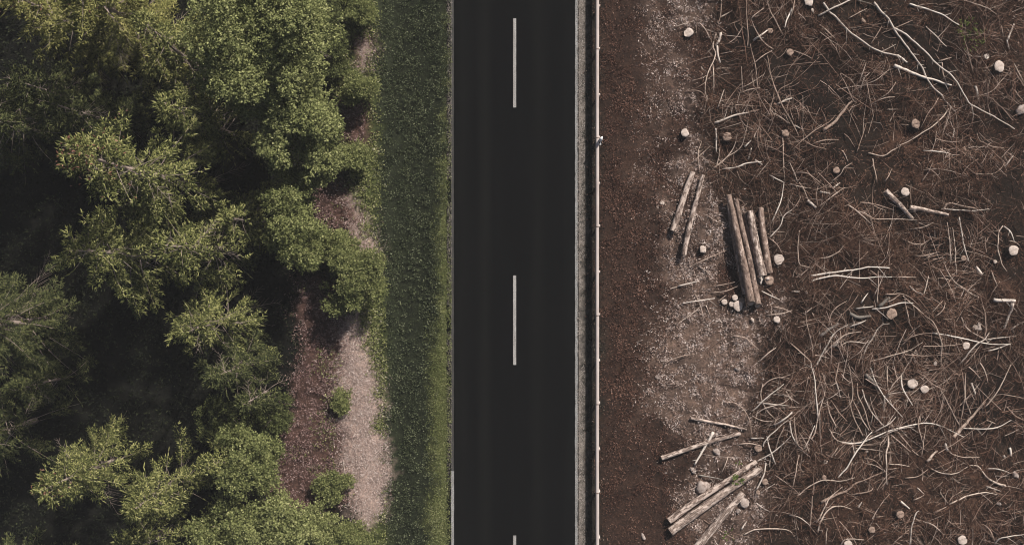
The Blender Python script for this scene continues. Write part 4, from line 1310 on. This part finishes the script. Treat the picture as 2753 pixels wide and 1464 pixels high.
def make_branch(pts, w0, w1, mt, label, seed):
    r0 = w0 / 2 / SC * MPP * 0.92; r1 = w1 / 2 / SC * MPP * 0.85
    G = [at(px, py, 0) for px, py in pts]
    L = sum(np.linalg.norm(G[i + 1] - G[i]) for i in range(len(G) - 1))
    n = max(5, min(40, int(L / 0.13)))
    C = catmull(np.array(G), n)
    t = np.linspace(0, 1, n)
    rad = r0 + (r1 - r0) * t
    if w0 < 14: rad = rad * (1 - 0.45 * sstep(.6, 1, t))
    ph = rng.random() * 10
    lift = (0.05 + 0.20 * rng.random()) * sstep(0, .5, t) * (L > 0.8) * (w0 < 18)
    C[:, 2] = gz(C[:, 0], C[:, 1])
    # smooth the ground following: a stiff branch bridges the hollows
    if n > 6:
        lin = np.poly1d(np.polyfit(t, C[:, 2], 2))(t)
        C[:, 2] = np.maximum(C[:, 2], lin + 0.01)
    C[:, 2] += rad + 0.02 + lift
    wob = rad * 0.45
    C[:, 0] += wob * (vnoise(t * L * 3.2 + ph, t * 0) - .5) * 2; C[:, 1] += wob * (vnoise(t * L * 3.2 + ph + 30, t * 0) - .5) * 2
    org = C[0].copy()
    k = (CAM_H - C[:, 2]) / (CAM_H - gz(C[:, 0], C[:, 1]))
    C[:, :2] *= k[:, None]
    org = C[0].copy(); C = C - org
    mb = MB()
    tube(mb, C, rad * (1 + .25 * (vnoise(t * L * 6 + ph, t * 0 + 3) - .5)), 7 if w0 > 12 else 5, True, 0, 0.12)
    # side twigs and broken stubs
    for q in range(int(min(7, L * 1.5)) if w0 < 22 else 2):
        i = random.randrange(1, n - 1)
        T = norm(C[min(i + 1, n - 1)] - C[i - 1]); s = norm(np.cross([0, 0, 1.], T)) * random.choice((-1, 1))
        l = random.uniform(.05, .16) if random.random() < .55 else random.uniform(.2, .6) * min(1, L / 2)
        p1 = C[i] + (T * .7 + s * .7 + np.array([0, 0, random.uniform(-.05, .3)])) * l * .5
        p2 = C[i] + (T * .9 + s * 1.0 + np.array([0, 0, random.uniform(-.1, .25)])) * l
        rr = rad[i] * random.uniform(.3, .5)
        tube(mb, catmull([C[i], p1, p2], 4), np.array([1, .8, .6, .35]) * rr, 4)
    big = w0 > 17 and L < 1.0
    name = 'wood_chunk' if big else 'fallen_branch'
    m_ = {'p': 'branch_pale', 'g': 'branch_grey', 'l': 'log_ribbed'}.get(mt, 'branch')
    o = mb.build(name, M[m_], None, w0 > 12)
    o.location = org
    tag(o, label, 'wood chunk' if big else 'branch', 'branches left lying on the clearcut')

for i, (pts, a, b_, mt) in enumerate(entries):
    lab = LABEL[i]
    make_branch(pts, a, b_, mt, lab, i)

# ------------------------------------------------------------------ trees of the standing forest
SPRIG_V = np.array([[0, .5, -.2], [0, -.5, -.2], [0, 0, .5], [.45, .5, -.1], [.45, -.5, -.1], [.45, 0, .6], [1, 0, .1]])
SPRIG_Q = np.array([[0, 3, 5, 2], [1, 2, 5, 4], [0, 1, 4, 3]])
SPRIG_T = np.array([[3, 6, 5], [4, 5, 6], [3, 4, 6]])

def spruce_meshes(H, Rm, seed, sparse=0.0, dens=1.0, droop=1.0):
    """wood and needles of one spruce: whorls of drooping boughs, side twigs, needle fingers"""
    rs = np.random.default_rng(seed)
    wood = MB()
    nt_ = 14
    tz = np.linspace(-.3, H, nt_)
    lean = rs.normal(0, .012, 2)
    trunk_xy = np.stack([lean[0] * tz + .06 * np.sin(tz * .5 + seed), lean[1] * tz + .06 * np.cos(tz * .4 + seed)], 1)
    tube(wood, np.column_stack([trunk_xy, tz]), .012 * H * (1 - tz / H * .96) + .01, 8)
    pos = []; dirs = []; ln = []
    z = H * .10
    tips = []
    while z < H - .15:
        f = (H - z) / H
        Lb = Rm * (f ** .72) * (0.95 if f < .9 else .8)
        nb = 5 if f > .3 else 4
        a0 = rs.random() * 6.28
        for k in range(nb):
            if rs.random() < .08 + sparse * .35: continue
            a = a0 + k * 6.283 / nb + rs.normal(0, .25)
            L = Lb * (0.52 + .70 * rs.random() ** 1.6)
            zz = z + rs.normal(0, .12)
            n = 9
            t = np.linspace(0, 1, n)
            rise = np.interp(f, [0, .25, .6, 1], [.75, .28, -.05, -.25]) * droop
            sag = -.22 * f * droop
            rad = L * t * np.cos(.15)
            zc = zz + L * (rise * t + sag * t * t + .20 * np.maximum(0, t - .6) ** 1.5)
            swing = rs.normal(0, .22) * L * t * t
            c, s = math.cos(a), math.sin(a)
            bx = np.interp(zz, tz, trunk_xy[:, 0]); by = np.interp(zz, tz, trunk_xy[:, 1])
            P = np.stack([bx + rad * c - swing * s, by + rad * s + swing * c, zc], 1)
            tube(wood, P, (.006 + .011 * L * .6) * (1 - .85 * t), 4, False)
            dead = rs.random() < .05 + sparse * .2
            T = norm(np.gradient(P, axis=0))
            nl = max(4, int(L / .11 * dens))
            start = .26 if f > .6 else .10
            for q in range(nl):
                tt = start + (1 - start) * (q + rs.random() * .8) / nl
                if rs.random() < .12 or vnoise(tt * L * 1.8 + k * 9.3, z * 3.1, seed) < .36: continue
                i = tt * (n - 1); i0 = min(int(i), n - 2); w = i - i0
                p = P[i0] * (1 - w) + P[i0 + 1] * w; d = T[i0]
                side = norm(np.cross([0, 0, 1.], d)) * (1 if q % 2 else -1)
                bl = (.16 + .80 * (1 - tt) ** .9 * min(1, L / 2.6)) * (.7 + .6 * rs.random())
                bd = norm(d * (.75 + .3 * rs.random()) + side * .75 + np.array([0, 0, -.22 * f + rs.normal(0, .12)]))
                m_ = max(2, int(bl / .06))
                u = np.linspace(.1, 1, m_)
                Q = p + bd * bl * u[:, None]
                Q[:, 2] -= (.25 + .35 * f) * bl * u * u * droop
                if dead or bl > .55:
                    tube(wood, np.vstack([p, Q[m_ // 2], Q[-1]]), [.008, .006, .003], 3, False)
                if dead: continue
                for sd in (-1, 1):
                    s2 = norm(np.cross([0, 0, 1.], bd)) * sd
                    pos.append(Q + rs.normal(0, .012, Q.shape))
                    dd = bd[None] * .75 + s2[None] * (.55 + .4 * rs.random((m_, 1))) + np.stack([rs.normal(0, .15, m_), rs.normal(0, .15, m_), .12 + rs.normal(0, .28, m_)], 1)
                    dirs.append(dd); ln.append(.09 + .10 * rs.random(m_))
                pos.append(Q[-1:]); dirs.append(bd[None] + np.array([[0, 0, .2]])); ln.append(np.array([.2]))
            if not dead:
                pos.append(P[-3:] ); dirs.append(T[-3:] + rs.normal(0, .2, (3, 3))); ln.append(np.full(3, .22))
            if f < .3: tips.append(P[-1]); tips.append(P[n // 2])
        z += (.62 if f > .25 else .36) * (.8 + .4 * rs.random())
    # leader
    for q in range(40):
        zz = H - rs.random() * 1.0
        a = rs.random() * 6.28
        pos.append(np.array([[trunk_xy[-1, 0], trunk_xy[-1, 1], zz]])); dirs.append(np.array([[math.cos(a), math.sin(a), .9]])); ln.append(np.array([.2]))
    pos = np.concatenate(pos); dirs = np.concatenate(dirs); ln = np.concatenate(ln)
    fol = MB()
    Mx = frames(dirs, rs.normal(0, .5, len(pos)))
    wd = .036 + .024 * rs.random(len(pos))
    sc = np.stack([ln, wd, wd], 1)
    k = len(SPRIG_V); N = len(pos)
    W = np.einsum('nij,nkj->nki', Mx, SPRIG_V[None] * sc[:, None, :]) + pos[:, None, :]
    off = (np.arange(N) * k)[:, None, None]
    fol.add(W.reshape(-1, 3), (SPRIG_Q[None] + off).reshape(-1, 4))
    fol.f.append((SPRIG_T[None] + off).reshape(-1, 3)); fol.m.append(np.zeros(N * 3, np.int32))
    return wood, fol, np.array(tips)

def cone_mesh(tips, n, seed):
    rs = np.random.default_rng(seed)
    mb = MB()
    p = tips[rs.integers(0, len(tips), n)] + rs.normal(0, .16, (n, 3)) + [0, 0, .05]
    d = np.stack([rs.normal(0, .5, n), rs.normal(0, .5, n), -np.ones(n) * .5], 1)
    tv = np.array([[0, .25, 0], [0, -.12, .22], [0, -.12, -.22], [.45, .5, 0], [.45, -.25, .43], [.45, -.25, -.43], [1, 0, 0]])
    tq = np.array([[0, 3, 4, 1], [1, 4, 5, 2], [2, 5, 3, 0]]); tt = np.array([[3, 6, 4], [4, 6, 5], [5, 6, 3]])
    Mx = frames(d, rs.random(n)); sc = np.stack([.13 + .06 * rs.random(n), np.full(n, .06), np.full(n, .06)], 1)
    W = np.einsum('nij,nkj->nki', Mx, tv[None] * sc[:, None, :]) + p[:, None, :]
    off = (np.arange(n) * 7)[:, None, None]
    mb.add(W.reshape(-1, 3), (tq[None] + off).reshape(-1, 4))
    mb.f.append((tt[None] + off).reshape(-1, 3)); mb.m.append(np.zeros(n * 3, np.int32))
    return mb

def spruce(bx, by, H, Rm, seed, mat, label, sparse=0.0, dens=1.0, cones=0, droop=1.0):
    """bx, by: where the trunk meets the ground, on the 2576-pixel view"""
    P = atd(bx, by, 0)
    o = empty('spruce_tree', P)
    tag(o, label, 'spruce', 'spruces of the standing forest')
    w, f, tips = spruce_meshes(H, Rm, seed, sparse, dens, droop)
    w.build('trunk', M['bark'], o, True)
    f.build('crown', M[mat], o)
    if cones: cone_mesh(tips, cones, seed).build('cones', M['cones'], o).__setitem__('kind', 'stuff')
    return o

spruce(524, 485, 16.0, 3.9, 11, 'needles', 'tall spruce with brown cones at its tip, left of centre in the forest', .25, 1.0, 150)
spruce(430, 645, 11.5, 3.4, 28, 'needles', 'spruce with a bare hub and radiating boughs below the tall coned spruce', .15)
spruce(592, 634, 11.0, 3.0, 12, 'needles', 'spruce with long spreading boughs right below the tall coned spruce', .30)
spruce(596, 790, 9.0, 2.8, 13, 'needles', 'lower spruce with drooping boughs above the black gap', .30)
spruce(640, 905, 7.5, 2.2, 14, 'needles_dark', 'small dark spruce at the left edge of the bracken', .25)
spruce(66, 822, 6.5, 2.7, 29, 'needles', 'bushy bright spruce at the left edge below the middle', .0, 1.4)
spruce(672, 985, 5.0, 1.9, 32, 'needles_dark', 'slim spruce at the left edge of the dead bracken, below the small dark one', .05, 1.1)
spruce(668, 560, 7.0, 2.2, 33, 'needles', 'feathery spruce between the fan branched spruce and the hanging leafy tree', .15)
spruce(610, 1120, 5.5, 2.1, 34, 'needles', 'young spruce above the leafy tree of the lower bracken', .05, 1.1)
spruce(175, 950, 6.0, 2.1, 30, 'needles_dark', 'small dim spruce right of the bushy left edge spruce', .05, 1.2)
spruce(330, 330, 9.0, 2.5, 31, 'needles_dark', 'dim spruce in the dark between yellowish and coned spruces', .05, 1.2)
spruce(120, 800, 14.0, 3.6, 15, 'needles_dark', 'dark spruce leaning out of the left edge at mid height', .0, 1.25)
spruce(298, 1150, 8.5, 2.7, 16, 'needles', 'bright bushy spruce at the lower left', .0, 1.25, 30)
spruce(470, 1195, 8.0, 2.5, 17, 'needles', 'bright spruce between the bushy lower left spruce and the bracken', .05, 1.2)
spruce(420, 1330, 8.0, 2.4, 18, 'needles', 'spruce cut by the bottom edge, left of the leafy bushes', .1, 1.1)
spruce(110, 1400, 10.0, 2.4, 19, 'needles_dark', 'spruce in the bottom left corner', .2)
spruce(440, 130, 15.0, 3.9, 20, 'needles_warm', 'yellowish spruce with cones at the upper left', .0, 1.2, 220, .9)
spruce(285, 120, 11.0, 3.0, 36, 'needles_warm', 'bright yellowish spruce at the upper left, left of the coned one', .0, 1.3, 60)
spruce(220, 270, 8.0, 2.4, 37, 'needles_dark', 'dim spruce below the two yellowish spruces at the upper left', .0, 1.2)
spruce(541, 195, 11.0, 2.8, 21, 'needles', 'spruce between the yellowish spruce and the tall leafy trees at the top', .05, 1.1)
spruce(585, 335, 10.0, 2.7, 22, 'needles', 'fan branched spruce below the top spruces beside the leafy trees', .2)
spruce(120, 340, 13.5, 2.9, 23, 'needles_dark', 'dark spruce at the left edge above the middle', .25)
spruce(125, -150, 12.0, 2.7, 35, 'needles_dark', 'unseen dark spruce added beyond the top edge to shade the forest floor', .1)  # added out of view to shade the upper left forest floor
spruce(-40, -120, 17.0, 4.2, 26, 'needles_dark', 'unseen spruce added outside the top left corner to shade the forest floor', .1)  # also out of view, added for its shade
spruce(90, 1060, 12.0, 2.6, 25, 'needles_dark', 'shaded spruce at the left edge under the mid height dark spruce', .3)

def crown_cloud(rs, lumps, n):
    """leaf positions and outward directions inside a union of lumps, thickest near their skins"""
    w = np.array([l[3] ** 2 for l in lumps]); w = w / w.sum()
    idx = rs.choice(len(lumps), n, p=w)
    Lm = np.array(lumps)[idx]
    d = norm(rs.normal(0, 1, (n, 3)))
    d[:, 2] = np.where(rs.random(n) < .75, np.abs(d[:, 2]), d[:, 2])
    r = Lm[:, 3] * (rs.random(n) ** .33) * (1 + .12 * rs.normal(0, 1, n))
    return Lm[:, :3] + d * r[:, None] * [1, 1, .8], d

def leafy(name, cx, cy, zc, rx, ry, rz, nl, leaf, mat, seed, label, cat, group, trunk=True, lumps_n=26, hang=0.0):
    """a leafy crown seen around pixel cx, cy (2576 view); zc is the height of its middle"""
    rs = np.random.default_rng(seed)
    C = atd(cx, cy, zc)
    g = float(gz(C[0], C[1]))
    o = empty(name, (C[0], C[1], g))
    tag(o, label, cat, group)
    lumps = []
    for q in range(lumps_n):
        d = norm(rs.normal(0, 1, 3)); k = rs.random() ** .45
        lr = min(rx, ry, rz) * (.13 + .26 * rs.random() ** 1.5)
        p = d * k * np.array([rx, ry, rz]) * (.78 + .35 * rs.random())
        lumps.append([p[0], p[1], max(lr * .6, zc + p[2]), lr])
    wood = MB()
    if trunk:
        tw = .014 * zc + .03
        t = np.linspace(0, 1, 7)
        tube(wood, np.stack([.15 * np.sin(t * 2 + seed), .15 * np.cos(t * 2.4 + seed) - .15, -.2 + t * (zc + rz * .35)], 1), tw * (1 - .75 * t), 7)
    for l in lumps[:16]:
        z0 = min(l[2] * .55, zc * .7)
        b0 = np.array([.05 * rs.normal(), .05 * rs.normal(), z0 if trunk else 0.0])
        b1 = (b0 + np.array(l[:3])) / 2 + rs.normal(0, .1, 3)
        tube(wood, catmull([b0, b1, l[:3]], 6), np.linspace(.012 * (1 + l[3]) + .008, .005, 6), 4, False)
    wood.build('trunk' if trunk else 'stem', M['bark'], o, True)
    # leaves grow in sprays
    leaf = leaf * .78; nl = int(nl * 1.55)
    ns = nl // 12
    sp, sd = crown_cloud(rs, lumps, ns)
    keep = fbm(sp[:, 0] * 1.6 + seed, sp[:, 1] * 1.6 + sp[:, 2] * .8, 51, 3) > .40
    sp, sd = sp[keep], sd[keep]
    spray = norm(sd * [1, 1, .25] + rs.normal(0, .35, sd.shape) + [0, 0, -hang])
    P = np.repeat(sp, 12, 0); D = np.repeat(spray, 12, 0); n = len(P)
    u = np.tile(np.linspace(0, 1, 12), len(sp))
    P = P + D * (u * leaf * 3.4)[:, None] + rs.normal(0, leaf * .38, P.shape)
    P[:, 2] = np.maximum(P[:, 2], .03)
    az = rs.random(n) * 6.28
    ld = norm(D * .9 + np.stack([np.cos(az), np.sin(az), rs.normal(-.1 - hang * .6, .35, n)], 1))
    Mx = frames(ld, rs.normal(0, .55, n))
    L = leaf * (.65 + .7 * rs.random(n))
    fol = MB()
    scatter(fol, LEAF_V, LEAF_F, P, Mx, np.stack([L, L * .62, L], 1))
    fol.build('crown' if trunk else 'foliage', M[mat], o)
    return o

GT = 'leafy trees at the forest edge'
GS = 'shrubs along the forest edge'
# name, x, y, middle height, rx, ry, rz (m), leaves, leaf size, material, label
LT = [
 (610, 40, 8.0, 2.0, 1.9, 2.6, 30000, .12, 'leaves', 'tall leafy tree at the top edge left of the dark gap', .35),
 (735, 55, 7.5, 1.6, 2.0, 2.6, 30000, .12, 'leaves', 'tall leafy tree at the top edge, rightmost before the dark gap', .45),
 (650, 175, 7.0, 1.9, 1.7, 2.4, 30000, .12, 'leaves', 'leafy tree below the two leafy trees of the top edge', .3),
 (722, 215, 5.5, 1.3, 1.4, 2.0, 22000, .12, 'leaves', 'leafy tree with ragged right side left of the dark gap', .3),
 (738, 305, 5.0, 1.7, 1.5, 2.0, 28000, .13, 'leaves', 'bright leafy tree with pointed sprays toward the road', .15),
 (775, 395, 3.6, 1.4, 1.0, 1.6, 20000, .11, 'leaves', 'leafy bushy tree above the upper big bracken patch', .2),
 (735, 545, 3.8, 1.1, 2.0, 1.8, 26000, .11, 'leaves_mid', 'hanging leafy tree left of the upper big bracken patch', .5),
 (625, 1160, 3.6, 1.3, 1.5, 1.6, 22000, .12, 'leaves_mid', 'leafy tree left of the lower bracken', .2),
 (560, 1330, 3.2, 1.6, 1.4, 1.5, 20000, .12, 'leaves_mid', 'leafy tree at the bottom edge beside the cut off spruce', .2),
 (690, 1330, 3.0, 1.7, 1.2, 1.4, 24000, .12, 'leaves', 'bright leafy tree at the bottom edge below the bracken', .2),
]
for i, (x, y, zc, rx, ry, rz, nl, lf, mt, lab, hang) in enumerate(LT):
    leafy('leafy_tree', x, y, zc, rx, ry, rz, nl, lf, mt, 100 + i, lab, 'leafy tree', GT, True, 60, hang)
LS = [
 (900, 20, 1.0, .7, 1.0, .8, 9000, .09, 'leaves_mid', 'shrub at the top edge beside the ditch'),
 (838, 60, 1.2, .9, 1.3, 1.0, 9000, .10, 'leaves_shade', 'shrub with shade toned leaves at the top left of the ditch'),
 (825, 150, 1.3, .85, 1.0, 1.1, 10000, .10, 'leaves_shade', 'shrub with shade toned leaves left of the topmost bracken patch'),
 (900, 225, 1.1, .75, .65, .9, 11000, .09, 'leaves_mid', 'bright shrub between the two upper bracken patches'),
 (825, 320, 1.0, .55, .9, .8, 8000, .10, 'leaves_shade', 'shrub with shade toned leaves left of the second bracken patch'),
 (882, 403, .8, .75, .7, .6, 9000, .09, 'leaves_mid', 'low shrub above the upper big bracken patch'),
 (890, 690, 1.5, 1.45, 1.5, 1.4, 24000, .10, 'leaves_mid', 'large rounded shrub bulging over the ditch edge at mid height'),
 (825, 625, 1.4, 1.3, .9, 1.1, 14000, .10, 'leaves_mid', 'bright shrub joining the large rounded shrub on its upper left'),
 (858, 1008, .4, .42, .5, .35, 2500, .09, 'leaves_mid', 'small round green shrub alone on the bracken beside the straw path'),
 (840, 1222, .55, .75, .7, .5, 6000, .10, 'leaves_mid', 'low shrub on the lower bracken beside the thin pale stick'),
 (795, 1335, 1.1, 1.3, 1.1, .9, 13000, .11, 'leaves', 'bright shrub at the bottom edge left of the straw path'),
 (885, 1350, .8, .9, .7, .7, 8000, .09, 'leaves_mid', 'shrub at the bottom edge at the end of the straw path'),
 (680, 1060, 1.2, .8, 1.2, .9, 8000, .10, 'leaves_shade', 'shrub with shade toned leaves at the left edge of the lower bracken'),
 (560, 1060, 1.0, 1.2, 1.0, .9, 8000, .11, 'leaves_shade', 'shrub with shade toned leaves deep in the black gap between spruces'),
]
for i, (x, y, zc, rx, ry, rz, nl, lf, mt, lab) in enumerate(LS):
    leafy('shrub', x, y, zc, rx, ry, rz, nl, lf, mt, 200 + i, lab, 'shrub', GS, False, 34, .05)

# little green plants on the clearcut and a pale stick on the path
def weed(px, py, r, n, lf, lab, h=.12, lift=0.0):
    P = at(px, py, lift)
    o = empty('weed_plant', P)
    tag(o, lab, 'weed', 'green weeds sprouting on the clearcut')
    rs = np.random.default_rng(int(px))
    mb = MB(); st = MB()
    for q in range(n // 8):
        a = rs.random() * 6.28; rr = r * rs.random() ** .6
        b = np.array([rr * math.cos(a), rr * math.sin(a), 0.0])
        d = norm(np.array([math.cos(a), math.sin(a), .9]) + rs.normal(0, .4, 3))
        l = h * (1 + rs.random())
        tube(st, [b, b + d * l], [.006, .003], 3, False)
        u = np.linspace(.3, 1, 8)
        Pp = b + d * l * u[:, None]
        az = rs.random(8) * 6.28
        scatter(mb, LEAF_V, LEAF_F, Pp, frames(np.stack([np.cos(az), np.sin(az), .3 + 0 * az], 1), rs.normal(0, .4, 8)), np.stack([np.full(8, lf), np.full(8, lf * .6), np.full(8, lf)], 1))
    st.build('stem', M['weed_leaf'], o); mb.build('foliage', M['weed_leaf'], o)
M['weed_leaf'] = island_mat('young_weed_leaves', [(0, (.05, .075, .015)), (0.6, (.11, .15, .03)), (1, (.22, .26, .08))], .2)
M['weed_dim'] = M['weed_leaf']
weed(*cp('E', 1345, 880), .22, 130, .08, 'green plant growing between the logs of the slanted pair', .10, .34)
weed(*cp('E', 1355, 772), .14, 50, .06, 'small green sprig above the upper slanted log')
weed(*cp('E', 1290, 1280), .28, 70, .06, 'thin green plant in the dark below the ribbed log', .14)
weed(*cp('B', 1335, 215), .40, 200, .07, 'green plant forming the top of the weed patch, upper right', .14)
weed(*cp('B', 1410, 275), .36, 150, .07, 'green plant right below the other one of the upper right patch', .12)
weed(*cp('B', 1360, 335), .30, 90, .06, 'dim green plant lowest in the upper right patch', .10)
mb = MB()
A_ = [at(*q, .05) for q in ((922, 1236), (928, 1275), (936, 1310))]
tube(mb, catmull(A_, 8) - A_[0], np.linspace(.022, .012, 8), 5)
o = mb.build('fallen_branch', M['branch_pale']); o.location = A_[0]
tag(o, 'single thin pale stick on the lower bracken beside the straw path', 'branch')

# ------------------------------------------------------------------ volume added to lift the blacks: haze between the drone and the ground
BLACK_LIFT_HAZE = 0.00048
if BLACK_LIFT_HAZE:
    mb = MB(); box(mb, (0, 0, 25.0), (600, 600, 60))
    hm = bpy.data.materials.new('black_lift_haze'); hm.use_nodes = True
    ht = hm.node_tree; ht.nodes.clear()
    ho = ht.nodes.new('ShaderNodeOutputMaterial'); hv = ht.nodes.new('ShaderNodeVolumePrincipled')
    hv.inputs['Color'].default_value = (.85, .86, .88, 1); hv.inputs['Density'].default_value = BLACK_LIFT_HAZE
    ht.links.new(hv.outputs[0], ho.inputs['Volume'])
    hz = mb.build('black_lift_haze', hm)
    tag(hz, kind='stuff')
